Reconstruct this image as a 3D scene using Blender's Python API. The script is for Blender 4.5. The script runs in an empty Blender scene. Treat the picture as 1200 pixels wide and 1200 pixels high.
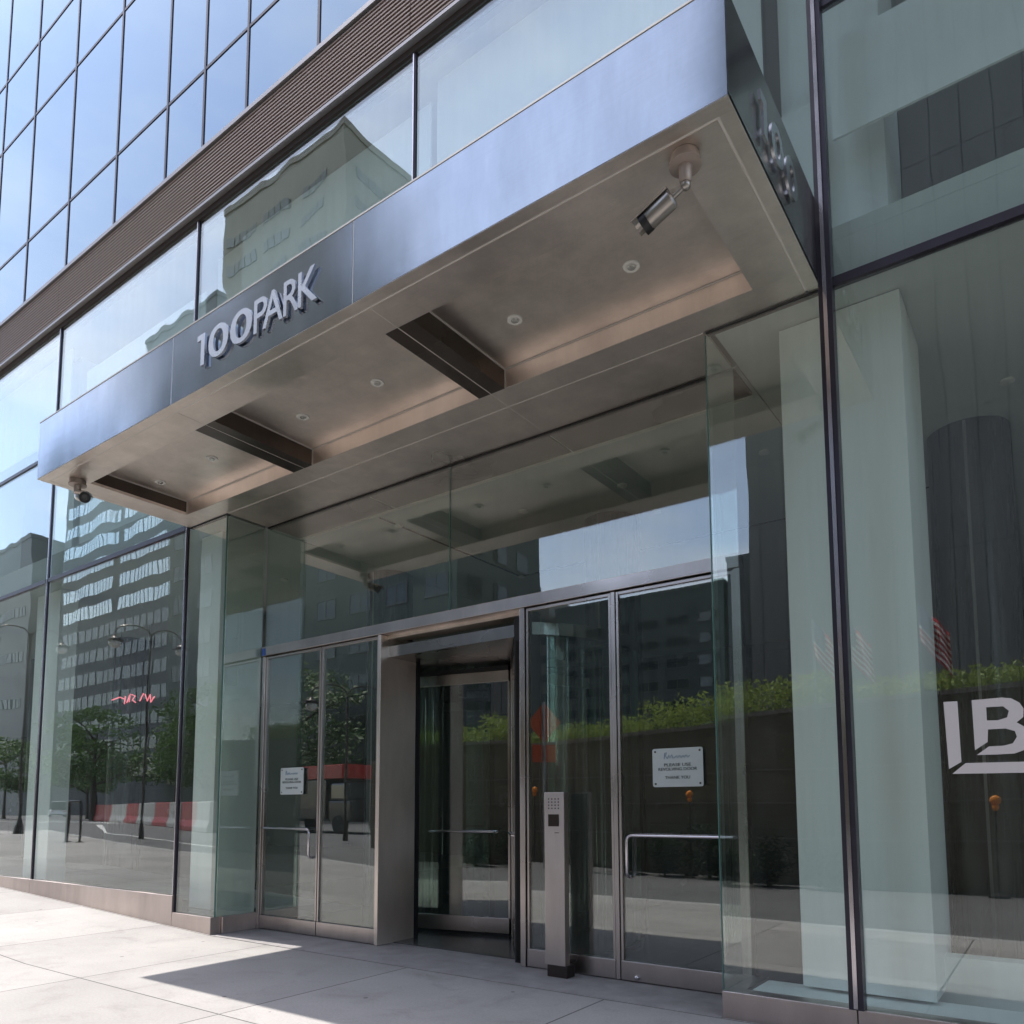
import bpy, bmesh, math, random
from mathutils import Vector, Matrix, noise
random.seed(7)
S = bpy.context.scene
col = S.collection
R = math.radians

# ------------------------------------------------------------------ helpers
class MB:
    """collects simple shapes, builds ONE mesh object"""
    def __init__(s): s.bm = bmesh.new()
    def box(s, x0, x1, y0, y1, z0, z1):
        v = [s.bm.verts.new(p) for p in ((x0,y0,z0),(x1,y0,z0),(x1,y1,z0),(x0,y1,z0),(x0,y0,z1),(x1,y0,z1),(x1,y1,z1),(x0,y1,z1))]
        for f in ((0,3,2,1),(4,5,6,7),(0,1,5,4),(1,2,6,5),(2,3,7,6),(3,0,4,7)):
            s.bm.faces.new([v[i] for i in f])
        return s
    def obox(s, c, sx, sy, sz, rz=0):
        """box centred at c, turned rz about z"""
        m = Matrix.Rotation(rz, 3, 'Z'); v = []
        for dx,dy,dz in ((-1,-1,-1),(1,-1,-1),(1,1,-1),(-1,1,-1),(-1,-1,1),(1,-1,1),(1,1,1),(-1,1,1)):
            v.append(s.bm.verts.new(Vector(c) + m @ Vector((dx*sx/2, dy*sy/2, dz*sz/2))))
        for f in ((0,3,2,1),(4,5,6,7),(0,1,5,4),(1,2,6,5),(2,3,7,6),(3,0,4,7)):
            s.bm.faces.new([v[i] for i in f])
        return s
    def prism(s, pts, z0, z1):
        a = [s.bm.verts.new((p[0],p[1],z0)) for p in pts]; b = [s.bm.verts.new((p[0],p[1],z1)) for p in pts]
        n = len(pts)
        s.bm.faces.new(a[::-1]); s.bm.faces.new(b)
        for i in range(n): s.bm.faces.new((a[i], a[(i+1)%n], b[(i+1)%n], b[i]))
        return s
    def tube(s, pts, r, seg=10, taper=None):
        pts = [Vector(p) for p in pts]; rings = []
        up = None
        for i, p in enumerate(pts):
            d = (pts[min(i+1,len(pts)-1)] - pts[max(i-1,0)]).normalized()
            a = d.orthogonal().normalized() if up is None else (up - d*up.dot(d)).normalized()
            up = a; b = d.cross(a)
            rr = r if taper is None else r + (taper - r)*i/(len(pts)-1)
            if isinstance(r, (list, tuple)): rr = r[i]
            rings.append([s.bm.verts.new(p + a*rr*math.cos(t*2*math.pi/seg) + b*rr*math.sin(t*2*math.pi/seg)) for t in range(seg)])
        for i in range(len(rings)-1):
            for t in range(seg):
                s.bm.faces.new((rings[i][t], rings[i][(t+1)%seg], rings[i+1][(t+1)%seg], rings[i+1][t]))
        s.bm.faces.new(rings[0][::-1]); s.bm.faces.new(rings[-1])
        return s
    def lathe(s, c, prof, seg=24):
        """prof: (radius, z) list"""
        rings = []
        for r, z in prof:
            rings.append([s.bm.verts.new((c[0]+r*math.cos(t*2*math.pi/seg), c[1]+r*math.sin(t*2*math.pi/seg), c[2]+z)) for t in range(seg)])
        for i in range(len(rings)-1):
            for t in range(seg):
                s.bm.faces.new((rings[i][t], rings[i][(t+1)%seg], rings[i+1][(t+1)%seg], rings[i+1][t]))
        s.bm.faces.new(rings[0][::-1]); s.bm.faces.new(rings[-1])
        return s
    def plate(s, outer, holes, y, t):
        """polygon in x,z with holes, at depth y, thickness t towards -y"""
        edges = []
        for loop in [outer] + holes:
            v = [s.bm.verts.new((p[0], y, p[1])) for p in loop]
            edges += [s.bm.edges.new((v[i], v[(i+1)%len(v)])) for i in range(len(v))]
        g = bmesh.ops.triangle_fill(s.bm, edges=edges, use_beauty=True, use_dissolve=False)
        fs = [f for f in g['geom'] if isinstance(f, bmesh.types.BMFace)]
        e = bmesh.ops.extrude_face_region(s.bm, geom=fs)
        for v in e['geom']:
            if isinstance(v, bmesh.types.BMVert): v.co.y -= t
        return s
    def ball(s, c, r, sub=2, sc=(1,1,1)):
        g = bmesh.ops.create_icosphere(s.bm, subdivisions=sub, radius=r)
        for v in g['verts']: v.co = Vector((v.co.x*sc[0], v.co.y*sc[1], v.co.z*sc[2])) + Vector(c)
        return s
    def rot(s, M):
        bmesh.ops.transform(s.bm, matrix=M, verts=s.bm.verts); return s
    def build(s, name, mat, parent=None, bevel=0, smooth=False):
        bmesh.ops.recalc_face_normals(s.bm, faces=s.bm.faces)
        me = bpy.data.meshes.new(name); s.bm.to_mesh(me); s.bm.free()
        o = bpy.data.objects.new(name, me); col.objects.link(o)
        if mat: me.materials.append(mat)
        if parent: o.parent = parent
        if bevel:
            b = o.modifiers.new('bevel', 'BEVEL'); b.width = bevel; b.segments = 2; b.limit_method = 'ANGLE'; b.angle_limit = R(40)
        if smooth:
            for p in me.polygons: p.use_smooth = True
            if hasattr(me, 'set_sharp_from_angle'): me.set_sharp_from_angle(angle=R(40))
        return o

def BX(name, mat, parent, x0, x1, y0, y1, z0, z1, bevel=0):
    return MB().box(x0,x1,y0,y1,z0,z1).build(name, mat, parent, bevel)

def tag(o, label=None, cat=None, group=None, kind=None):
    if label: o['label'] = label
    if cat: o['category'] = cat
    if group: o['group'] = group
    if kind: o['kind'] = kind
    return o

def thing(name, label, cat, group=None, loc=(0,0,0), rz=0):
    o = bpy.data.objects.new(name, None); col.objects.link(o)
    o.location = loc; o.rotation_euler = (0,0,rz); o.empty_display_size = .2
    return tag(o, label, cat, group)

def dup(o, loc, rz=0, label=None, scale=None):
    r = o.copy(); col.objects.link(r); r.location = loc; r.rotation_euler = (0,0,rz)
    if label: r['label'] = label
    if scale: r.scale = (scale,)*3
    for ch in list(o.children):
        c = ch.copy(); col.objects.link(c); c.parent = r
        for g in list(ch.children):
            d = g.copy(); col.objects.link(d); d.parent = c
    return r

# ------------------------------------------------------------------ materials
def new_mat(name):
    m = bpy.data.materials.new(name); m.use_nodes = True
    nt = m.node_tree; nt.nodes.clear()
    out = nt.nodes.new('ShaderNodeOutputMaterial')
    return m, nt, out

def N(nt, t, **kw):
    n = nt.nodes.new(t)
    for k, v in kw.items():
        if k.startswith('i_'):
            n.inputs[k[2:].replace('_', ' ')].default_value = v
        else: setattr(n, k, v)
    return n

def coords(nt, scale=(1,1,1)):
    tc = N(nt, 'ShaderNodeNewGeometry'); mp = N(nt, 'ShaderNodeMapping')
    mp.inputs['Scale'].default_value = scale
    nt.links.new(tc.outputs['Position'], mp.inputs['Vector'])
    return mp.outputs['Vector']

def pm(name, base, rough=.5, metal=0, var=.12, vscale=3, stretch=(1,1,1), bump=0, bscale=None, spec=None, rvar=.08, alpha_noise=None, coat=0):
    m, nt, out = new_mat(name); L = nt.links
    b = N(nt, 'ShaderNodeBsdfPrincipled')
    b.inputs['Roughness'].default_value = rough; b.inputs['Metallic'].default_value = metal
    if spec is not None: b.inputs['Specular IOR Level'].default_value = spec
    if coat: b.inputs['Coat Weight'].default_value = coat
    v = coords(nt, stretch)
    n = N(nt, 'ShaderNodeTexNoise', i_Scale=vscale, i_Detail=5.0, i_Roughness=.6); L.new(v, n.inputs['Vector'])
    mx = N(nt, 'ShaderNodeMix', data_type='RGBA')
    mx.inputs[6].default_value = (*[c*(1-var) for c in base], 1); mx.inputs[7].default_value = (*[min(1, c*(1+var)) for c in base], 1)
    L.new(n.outputs['Fac'], mx.inputs[0]); L.new(mx.outputs[2], b.inputs['Base Color'])
    mr = N(nt, 'ShaderNodeMapRange'); mr.inputs['To Min'].default_value = max(0.02, rough-rvar); mr.inputs['To Max'].default_value = min(1, rough+rvar)
    L.new(n.outputs['Fac'], mr.inputs['Value']); L.new(mr.outputs['Result'], b.inputs['Roughness'])
    if bump:
        n2 = N(nt, 'ShaderNodeTexNoise', i_Scale=bscale or vscale*4, i_Detail=6.0); L.new(v, n2.inputs['Vector'])
        bp = N(nt, 'ShaderNodeBump', i_Distance=bump, i_Strength=1.0); L.new(n2.outputs['Fac'], bp.inputs['Height'])
        L.new(bp.outputs['Normal'], b.inputs['Normal'])
    L.new(b.outputs[0], out.inputs[0])
    return m

def glass(name, tint, f0=.07, wav=.004, fmax=.95, gtint=(1,1,1), back=None, wscale=.9, dirt=True):
    """architectural glass: clear or tinted pane with a mirror reflection that grows with angle"""
    m, nt, out = new_mat(name); L = nt.links
    g = N(nt, 'ShaderNodeNewGeometry')
    oi = N(nt, 'ShaderNodeObjectInfo'); om = N(nt, 'ShaderNodeMath', operation='MULTIPLY'); L.new(oi.outputs['Random'], om.inputs[0]); om.inputs[1].default_value = 60
    va = N(nt, 'ShaderNodeVectorMath', operation='ADD'); L.new(coords(nt, (1,.01,.75)), va.inputs[0]); L.new(om.outputs[0], va.inputs[1])
    n = N(nt, 'ShaderNodeTexNoise', i_Scale=wscale, i_Detail=1.5); L.new(va.outputs[0], n.inputs['Vector'])
    bp = N(nt, 'ShaderNodeBump', i_Distance=wav, i_Strength=1.0); L.new(n.outputs['Fac'], bp.inputs['Height'])
    gl = N(nt, 'ShaderNodeBsdfGlossy'); gl.inputs['Roughness'].default_value = 0.0; gl.inputs['Color'].default_value = (*gtint, 1)
    L.new(bp.outputs['Normal'], gl.inputs['Normal'])
    d = N(nt, 'ShaderNodeVectorMath', operation='DOT_PRODUCT'); L.new(g.outputs['Normal'], d.inputs[0]); L.new(g.outputs['Incoming'], d.inputs[1])
    ab = N(nt, 'ShaderNodeMath', operation='ABSOLUTE'); L.new(d.outputs['Value'], ab.inputs[0])
    sb = N(nt, 'ShaderNodeMath', operation='SUBTRACT'); sb.inputs[0].default_value = 1; L.new(ab.outputs[0], sb.inputs[1])
    pw = N(nt, 'ShaderNodeMath', operation='POWER'); L.new(sb.outputs[0], pw.inputs[0]); pw.inputs[1].default_value = 5
    mr = N(nt, 'ShaderNodeMapRange'); mr.inputs['To Min'].default_value = f0; mr.inputs['To Max'].default_value = fmax; L.new(pw.outputs[0], mr.inputs['Value'])
    mix = N(nt, 'ShaderNodeMixShader'); L.new(mr.outputs['Result'], mix.inputs[0]); L.new(gl.outputs[0], mix.inputs[2])
    if back is None:
        t = N(nt, 'ShaderNodeBsdfTransparent'); t.inputs['Color'].default_value = (*tint, 1)
        if dirt:   # faint dried-rain film, streaked downwards
            df = N(nt, 'ShaderNodeBsdfDiffuse'); df.inputs['Color'].default_value = (.42,.45,.43,1)
            dn = N(nt, 'ShaderNodeTexNoise', i_Scale=2.2, i_Detail=6.0, i_Roughness=.65); L.new(coords(nt, (4,.01,.35)), dn.inputs['Vector'])
            dr = N(nt, 'ShaderNodeMapRange'); dr.inputs['From Min'].default_value=.35; dr.inputs['From Max'].default_value=.8; dr.inputs['To Min'].default_value=.004; dr.inputs['To Max'].default_value=.04
            L.new(dn.outputs['Fac'], dr.inputs['Value'])
            m2 = N(nt, 'ShaderNodeMixShader'); L.new(dr.outputs['Result'], m2.inputs[0]); L.new(t.outputs[0], m2.inputs[1]); L.new(df.outputs[0], m2.inputs[2])
            L.new(m2.outputs[0], mix.inputs[1])
        else: L.new(t.outputs[0], mix.inputs[1])
    else:
        df = N(nt, 'ShaderNodeBsdfDiffuse'); df.inputs['Color'].default_value = (*back, 1); L.new(df.outputs[0], mix.inputs[1])
    L.new(mix.outputs[0], out.inputs[0])
    return m

def brushed(name, base, rough=.28, axis=0, aniso=.6, var=.06, bump=.0006):
    m, nt, out = new_mat(name); L = nt.links
    b = N(nt, 'ShaderNodeBsdfPrincipled'); b.inputs['Metallic'].default_value = 1
    st = [60,60,60]; st[axis] = .6
    v = coords(nt, st)
    n = N(nt, 'ShaderNodeTexNoise', i_Scale=4.0, i_Detail=3.0); L.new(v, n.inputs['Vector'])
    n3 = N(nt, 'ShaderNodeTexNoise', i_Scale=.8, i_Detail=3.0); L.new(coords(nt), n3.inputs['Vector'])
    mx = N(nt, 'ShaderNodeMix', data_type='RGBA')
    mx.inputs[6].default_value = (*[c*(1-var) for c in base], 1); mx.inputs[7].default_value = (*[min(1, c*(1+var)) for c in base], 1)
    L.new(n.outputs['Fac'], mx.inputs[0])
    sm = N(nt, 'ShaderNodeTexNoise', i_Scale=1.6, i_Detail=7.0, i_Roughness=.65); L.new(coords(nt, (2.2,2.2,.6)), sm.inputs['Vector'])
    sr = N(nt, 'ShaderNodeMapRange'); sr.inputs['From Min'].default_value=.3; sr.inputs['From Max'].default_value=.75; sr.inputs['To Min'].default_value=1.05; sr.inputs['To Max'].default_value=.80; L.new(sm.outputs['Fac'], sr.inputs['Value'])
    ml = N(nt, 'ShaderNodeMix', data_type='RGBA', blend_type='MULTIPLY'); ml.inputs[0].default_value=1; L.new(mx.outputs[2], ml.inputs[6]); L.new(sr.outputs['Result'], ml.inputs[7]); L.new(ml.outputs[2], b.inputs['Base Color'])
    mr = N(nt, 'ShaderNodeMapRange'); mr.inputs['From Min'].default_value=.3; mr.inputs['From Max'].default_value=.7
    mr.inputs['To Min'].default_value = rough*.65; mr.inputs['To Max'].default_value = rough*1.4
    L.new(n3.outputs['Fac'], mr.inputs['Value']); L.new(mr.outputs['Result'], b.inputs['Roughness'])
    b.inputs['Anisotropic'].default_value = aniso
    tg = N(nt, 'ShaderNodeCombineXYZ'); tg.inputs[axis].default_value = 1.0
    L.new(tg.outputs[0], b.inputs['Tangent'])
    n4 = N(nt, 'ShaderNodeTexNoise', i_Scale=.7, i_Detail=1.0); L.new(coords(nt), n4.inputs['Vector'])
    bp0 = N(nt, 'ShaderNodeBump', i_Distance=.022, i_Strength=1.0); L.new(n4.outputs['Fac'], bp0.inputs['Height'])
    bp = N(nt, 'ShaderNodeBump', i_Distance=bump, i_Strength=.35); L.new(n.outputs['Fac'], bp.inputs['Height']); L.new(bp0.outputs['Normal'], bp.inputs['Normal'])
    L.new(bp.outputs['Normal'], b.inputs['Normal'])
    L.new(b.outputs[0], out.inputs[0])
    return m

M = {}
M['glass'] = glass('facade_glass', (.94,.985,.962), f0=.10, wav=.0026)
M['glass_up'] = glass('upper_band_glass', (.92,.975,.955), f0=.15, wav=.0042, gtint=(.94,.98,1))
M['glass_door'] = glass('door_glass', (.89,.945,.915), f0=.115, wav=.0014)
M['glass_curtain'] = glass('curtain_wall_glass', None, f0=.25, wav=.0018, gtint=(.66,.83,1), back=(.03,.04,.06))
M['edge'] = pm('glass_edge', (.10,.20,.17), .2)
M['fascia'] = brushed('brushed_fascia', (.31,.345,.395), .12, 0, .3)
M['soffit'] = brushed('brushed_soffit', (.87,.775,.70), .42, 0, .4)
M['end'] = brushed('brushed_end_panel', (.36,.34,.33), .22, 1, .3)
M['steel'] = brushed('satin_steel_frame', (.52,.47,.45), .30, 2, .5)
M['steel_x'] = brushed('satin_steel_rail', (.52,.47,.45), .30, 0, .5)
M['bronze'] = pm('dark_bronze', (.06,.05,.045), .32, .75, .15, 4)
M['beam'] = brushed('dark_brushed_metal', (.12,.10,.088), .32, 1, .4)
M['mull'] = pm('dark_mullion', (.045,.04,.055), .35, .5, .2, 6)
M['chrome'] = pm('bright_mullion_strip', (.55,.52,.55), .22, 1, .08, 4)
M['joint'] = pm('pale_joint', (.72,.68,.62), .45, .3, .05, 4)
M['jointdark'] = pm('black_gasket', (.012,.012,.012), .6)
M['plinth'] = brushed('plinth_metal', (.60,.52,.49), .38, 0, .3)
M['white'] = pm('white_column_paint', (.92,.93,.91), .45, 0, .03, 1.5)
M['blind'] = pm('pale_blind', (.89,.91,.90), .6, 0, .05, 2, (1,1,.2))
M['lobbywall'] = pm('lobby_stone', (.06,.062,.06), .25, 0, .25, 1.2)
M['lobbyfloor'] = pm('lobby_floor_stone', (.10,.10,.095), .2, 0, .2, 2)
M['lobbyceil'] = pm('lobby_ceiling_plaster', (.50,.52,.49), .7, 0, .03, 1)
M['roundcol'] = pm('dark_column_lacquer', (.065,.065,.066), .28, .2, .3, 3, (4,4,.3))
M['slat'] = pm('brown_louver_slat', (.34,.25,.20), .45, .2, .12, 6)
M['slatback'] = pm('louver_backing', (.05,.035,.03), .7)
M['trim'] = pm('grey_trim', (.36,.34,.34), .4, .6)
M['black'] = pm('black_rubber', (.012,.012,.013), .55)
M['lamp_white'] = pm('white_lamp_ring', (.72,.70,.64), .4)
M['lamp_core'] = pm('lamp_reflector', (.55,.54,.50), .18, .7)
M['letter'] = pm('polished_letter', (.60,.61,.64), .26, 1, .04, 4)
M['camera_grey'] = pm('camera_housing', (.36,.33,.30), .28, .7)
M['camera_base'] = pm('camera_mount', (.40,.33,.29), .4, .3)
M['sign'] = pm('frosted_sign_plate', (.55,.60,.60), .35, 0, .06, 9)
M['ink'] = pm('sign_ink', (.03,.05,.06), .5)
M['inkblue'] = pm('sign_blue_ink', (.10,.20,.36), .5)
M['vinyl'] = pm('pale_vinyl', (.62,.57,.56), .5, 0, .03)
M['blue'] = pm('blue_tape', (.08,.18,.62), .5)

# ------------------------------------------------------------------ ground
def gz(x):
    if x > -7.8: return 0.0
    if x < -15.4: return .30
    return (-7.8-x)*.30/7.6

def pavement_mat():
    m, nt, out = new_mat('concrete_pavement'); L = nt.links
    b = N(nt, 'ShaderNodeBsdfPrincipled')
    p = coords(nt)
    big = N(nt, 'ShaderNodeTexNoise', i_Scale=.9, i_Detail=6.0, i_Roughness=.6); L.new(p, big.inputs['Vector'])
    fine = N(nt, 'ShaderNodeTexNoise', i_Scale=55.0, i_Detail=3.0, i_Roughness=.7); L.new(p, fine.inputs['Vector'])
    cr = N(nt, 'ShaderNodeMix', data_type='RGBA'); cr.inputs[6].default_value=(.30,.283,.270,1); cr.inputs[7].default_value=(.50,.472,.452,1)
    L.new(big.outputs['Fac'], cr.inputs[0])
    m2 = N(nt, 'ShaderNodeMix', data_type='RGBA', blend_type='MULTIPLY'); m2.inputs[0].default_value = .35
    L.new(cr.outputs[2], m2.inputs[6])
    fr = N(nt, 'ShaderNodeMapRange'); fr.inputs['To Min'].default_value=.25; fr.inputs['To Max'].default_value=1.65; L.new(fine.outputs['Fac'], fr.inputs['Value'])
    L.new(fr.outputs['Result'], m2.inputs[7])
    st = N(nt, 'ShaderNodeTexNoise', i_Scale=2.6, i_Detail=9.0, i_Roughness=.72, i_Distortion=.6); L.new(p, st.inputs['Vector'])
    sr = N(nt, 'ShaderNodeMapRange'); sr.inputs['From Min'].default_value=.52; sr.inputs['From Max'].default_value=.72; sr.inputs['To Max'].default_value=.42; L.new(st.outputs['Fac'], sr.inputs['Value'])
    m2b = N(nt, 'ShaderNodeMix', data_type='RGBA'); L.new(sr.outputs['Result'], m2b.inputs[0]); L.new(m2.outputs[2], m2b.inputs[6]); m2b.inputs[7].default_value=(.20,.18,.17,1); m2 = m2b
    # slab joints
    sp = N(nt, 'ShaderNodeSeparateXYZ'); L.new(p, sp.inputs[0])
    def joint(sock, off, period, w):
        a = N(nt, 'ShaderNodeMath', operation='SUBTRACT'); L.new(sock, a.inputs[0]); a.inputs[1].default_value = off
        q = N(nt, 'ShaderNodeMath', operation='DIVIDE'); L.new(a.outputs[0], q.inputs[0]); q.inputs[1].default_value = period
        r_ = N(nt, 'ShaderNodeMath', operation='FRACT'); L.new(q.outputs[0], r_.inputs[0])
        s_ = N(nt, 'ShaderNodeMath', operation='SUBTRACT'); L.new(r_.outputs[0], s_.inputs[0]); s_.inputs[1].default_value=.5
        t_ = N(nt, 'ShaderNodeMath', operation='ABSOLUTE'); L.new(s_.outputs[0], t_.inputs[0])
        u = N(nt, 'ShaderNodeMath', operation='GREATER_THAN'); L.new(t_.outputs[0], u.inputs[0]); u.inputs[1].default_value=.5-w/period/2
        return u.outputs[0]
    jx = joint(sp.outputs[0], -4.80, 1.97, .013); jy = joint(sp.outputs[1], -1.88, 1.83, .013)
    mxj = N(nt, 'ShaderNodeMath', operation='MAXIMUM'); L.new(jx, mxj.inputs[0]); L.new(jy, mxj.inputs[1])
    m3 = N(nt, 'ShaderNodeMix', data_type='RGBA'); L.new(mxj.outputs[0], m3.inputs[0]); L.new(m2b.outputs[2], m3.inputs[6]); m3.inputs[7].default_value=(.10,.095,.09,1)
    def cell(sock, off, period):
        a = N(nt, 'ShaderNodeMath', operation='SUBTRACT'); L.new(sock, a.inputs[0]); a.inputs[1].default_value = off+period/2
        q = N(nt, 'ShaderNodeMath', operation='DIVIDE'); L.new(a.outputs[0], q.inputs[0]); q.inputs[1].default_value = period
        r_ = N(nt, 'ShaderNodeMath', operation='ROUND'); L.new(q.outputs[0], r_.inputs[0]); return r_.outputs[0]
    cc = N(nt, 'ShaderNodeCombineXYZ'); L.new(cell(sp.outputs[0], -4.80, 1.97), cc.inputs[0]); L.new(cell(sp.outputs[1], -1.88, 1.83), cc.inputs[1])
    wn = N(nt, 'ShaderNodeTexWhiteNoise'); L.new(cc.outputs[0], wn.inputs['Vector'])
    wr = N(nt, 'ShaderNodeMapRange'); wr.inputs['To Min'].default_value=.82; wr.inputs['To Max'].default_value=1.06; L.new(wn.outputs['Value'], wr.inputs['Value'])
    m3c = N(nt, 'ShaderNodeMix', data_type='RGBA', blend_type='MULTIPLY'); m3c.inputs[0].default_value=1; L.new(m3.outputs[2], m3c.inputs[6]); L.new(wr.outputs['Result'], m3c.inputs[7]); m3 = m3c
    # grime where the slabs meet the plinths
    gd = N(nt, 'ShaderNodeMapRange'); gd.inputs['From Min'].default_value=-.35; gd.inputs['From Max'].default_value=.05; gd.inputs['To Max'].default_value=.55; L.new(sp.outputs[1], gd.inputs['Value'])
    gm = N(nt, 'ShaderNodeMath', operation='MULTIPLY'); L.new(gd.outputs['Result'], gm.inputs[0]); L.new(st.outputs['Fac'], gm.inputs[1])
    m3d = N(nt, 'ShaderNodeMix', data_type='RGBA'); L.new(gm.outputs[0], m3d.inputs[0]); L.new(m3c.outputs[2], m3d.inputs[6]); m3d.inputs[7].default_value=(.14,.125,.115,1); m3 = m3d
    # gum spots and stains
    vo = N(nt, 'ShaderNodeTexVoronoi', i_Scale=2.4); L.new(p, vo.inputs['Vector'])
    vn = N(nt, 'ShaderNodeMath', operation='LESS_THAN'); L.new(vo.outputs['Distance'], vn.inputs[0]); vn.inputs[1].default_value=.045
    m4 = N(nt, 'ShaderNodeMix', data_type='RGBA'); mm = N(nt, 'ShaderNodeMath', operation='MULTIPLY'); L.new(vn.outputs[0], mm.inputs[0]); mm.inputs[1].default_value=.7
    L.new(mm.outputs[0], m4.inputs[0]); L.new(m3.outputs[2], m4.inputs[6]); m4.inputs[7].default_value=(.09,.08,.08,1)
    L.new(m4.outputs[2], b.inputs['Base Color']); b.inputs['Roughness'].default_value=.75
    bp = N(nt, 'ShaderNodeBump', i_Distance=.002, i_Strength=.6); L.new(fine.outputs['Fac'], bp.inputs['Height']); L.new(bp.outputs['Normal'], b.inputs['Normal'])
    L.new(b.outputs[0], out.inputs[0]); return m
M['pave'] = pavement_mat()
M['granite'] = pm('granite_strip', (.30,.28,.275), .6, 0, .5, 5, bump=.002, bscale=60)
M['asphalt'] = pm('asphalt', (.125,.12,.12), .8, 0, .25, .8, bump=.004, bscale=40)
M['kerb'] = pm('kerb_stone', (.42,.41,.40), .7, 0, .15, 4)
M['paint'] = pm('road_paint', (.70,.69,.66), .6, 0, .15, 3)

KX = [(40,-4.35),(8,-4.35),(-7.8,-4.5),(-11,-5.1),(-14.5,-5.6),(-15.4,-5.65),(-19,-6.1),(-24,-7.4),(-33,-10.1),(-44,-13.5),(-50,-24),(-52,-40),(-53,-120)]
def strip(name, mat, a, b, dz, kind='structure'):
    """sheet between two equally long polylines with a small thickness below"""
    m = MB(); bm = m.bm
    A = [bm.verts.new((p[0],p[1],gz(p[0])+dz)) for p in a]; B = [bm.verts.new((p[0],p[1],gz(p[0])+dz)) for p in b]
    A2 = [bm.verts.new((p[0],p[1],gz(p[0])+dz-.25)) for p in a]; B2 = [bm.verts.new((p[0],p[1],gz(p[0])+dz-.25)) for p in b]
    for i in range(len(a)-1):
        bm.faces.new((A[i],A[i+1],B[i+1],B[i])); bm.faces.new((A[i],A2[i],A2[i+1],A[i+1])); bm.faces.new((B[i],B[i+1],B2[i+1],B2[i]))
    o = m.build(name, mat); return tag(o, kind=kind) if kind else o
SW = [p for p in KX if p[1] > -17]
inner = [(p[0], 2.5) for p in SW]
strip('sidewalk', M['pave'], inner, [(p[0], p[1]+.18) for p in SW], 0)
strip('kerb', M['kerb'], [(p[0], p[1]+.18) for p in SW], [(p[0], p[1]) for p in SW], .002)
BX('granite_threshold', M['granite'], None, -7.79, -1.95, -.05, .75, -.1, .004)['kind'] = 'structure'
# one asphalt sheet to the horizon, following the small ramp
m = MB(); bm = m.bm; xs = [500, 40, -7.8, -15.4, -60, -600]; ys = [300, -10, -60, -600]
g = [[bm.verts.new((x, y, gz(x)-.14)) for y in ys] for x in xs]
for i in range(len(xs)-1):
    for j in range(len(ys)-1): bm.faces.new((g[i][j], g[i+1][j], g[i+1][j+1], g[i][j+1]))
tag(m.build('road', M['asphalt']), kind='structure')
# crosswalk and lane lines at the intersection (far left, seen in the glass)
m = MB()
for i in range(14):
    x = -62 - i*1.5
    m.box(x-.35, x+.35, -31, -27.5, .155, .166)
m.build('crosswalk', M['paint'])['kind'] = 'structure'
m = MB(); m.prism([(-18,-8.2),(-40,-14.6),(-60,-24),(-60.1,-23.8),(-40,-14.45),(-18,-8.05)], .155, .168); m.box(-90,-61,-26.4,-26.25,.155,.168)
m.build('lane_line', M['paint'])['kind'] = 'structure'

# ------------------------------------------------------------------ office building
OB = thing('office_building', 'glass fronted office building with louver band and bluish curtain wall above the entrance canopy', 'building')
D = .56                                    # depth of the entrance plane
MX = [-42.35,-38.6,-34.85,-31.1,-27.35,-23.6,-19.85,-16.1,-12.35,-8.6,-4.85,-1.1,2.65,6.4,10.15]
XL, XR = -42.35, 10.15
# plinths
def plinth(x0, x1, top):
    m = MB(); m.prism([(x0,-.03),(x1,-.03),(x1,.10),(x0,.10)], min(gz(x0),gz(x1))-.1, top)
    return m.build('plinth', M['plinth'], OB, .004)
for i in range(len(MX)-1):
    a, b = MX[i], MX[i+1]
    if b <= -8.5:
        plinth(a+.003, b-.003, .38 + (0.0 if a > -16.2 else .2))
    elif a >= -1.2: plinth(a+.003, b-.003, .175)
plinth(-8.597, -7.82, .19); MB().box(-7.93,-7.79,.103,D+.0,-.1,.188).build('plinth', M['plinth'], OB, .004)
plinth(-1.944, -1.103, .175); MB().box(-1.948,-1.82,.103,D,-.1,.173).build('plinth', M['plinth'], OB, .004)
# main glass bays
def pane(x0, x1, z0, z1, mat='glass', y=0, t=.014, name='window_pane', g=.012):
    return BX(name, M[mat], OB, x0+g, x1-g, y, y+t, z0, z1)
for i in range(len(MX)-1):
    a, b = MX[i]+.016, MX[i+1]-.016
    pb = .175 if a > -1.2 else (.38 if a > -16.2 else .58)
    if a < -8.7 or a > -1.2:
        pane(a, b, pb, 4.79); pane(a, b, 4.86, 6.81, 'glass_up'); pane(a, b, 6.87, 8.85, 'glass_up')
    else: pane(a, b, 4.86, 8.85, 'glass_up')
pane(-8.565, -7.80, .19, 4.80, g=.004); pane(-1.943, -1.135, .175, 4.80, g=.004)
BX('corner_pane', M['glass'], OB, -7.814, -7.80, .016, D-.03, .19, 4.80)
BX('corner_pane', M['glass'], OB, -1.943, -1.929, .016, D-.03, .175, 4.80)
M['clad'] = pm('grey_green_cladding', (.46,.49,.44), .5, 0, .08, 1, (1,1,.3))
BX('clad_panel', M['clad'], OB, -7.842, -7.822, .045, D-.03, .19, 4.80)
BX('pane_edge', M['edge'], OB, -7.799, -7.794, -.002, .016, .19, 4.80)
BX('pane_edge', M['edge'], OB, -1.949, -1.944, -.002, .016, .175, 4.80)
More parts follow.
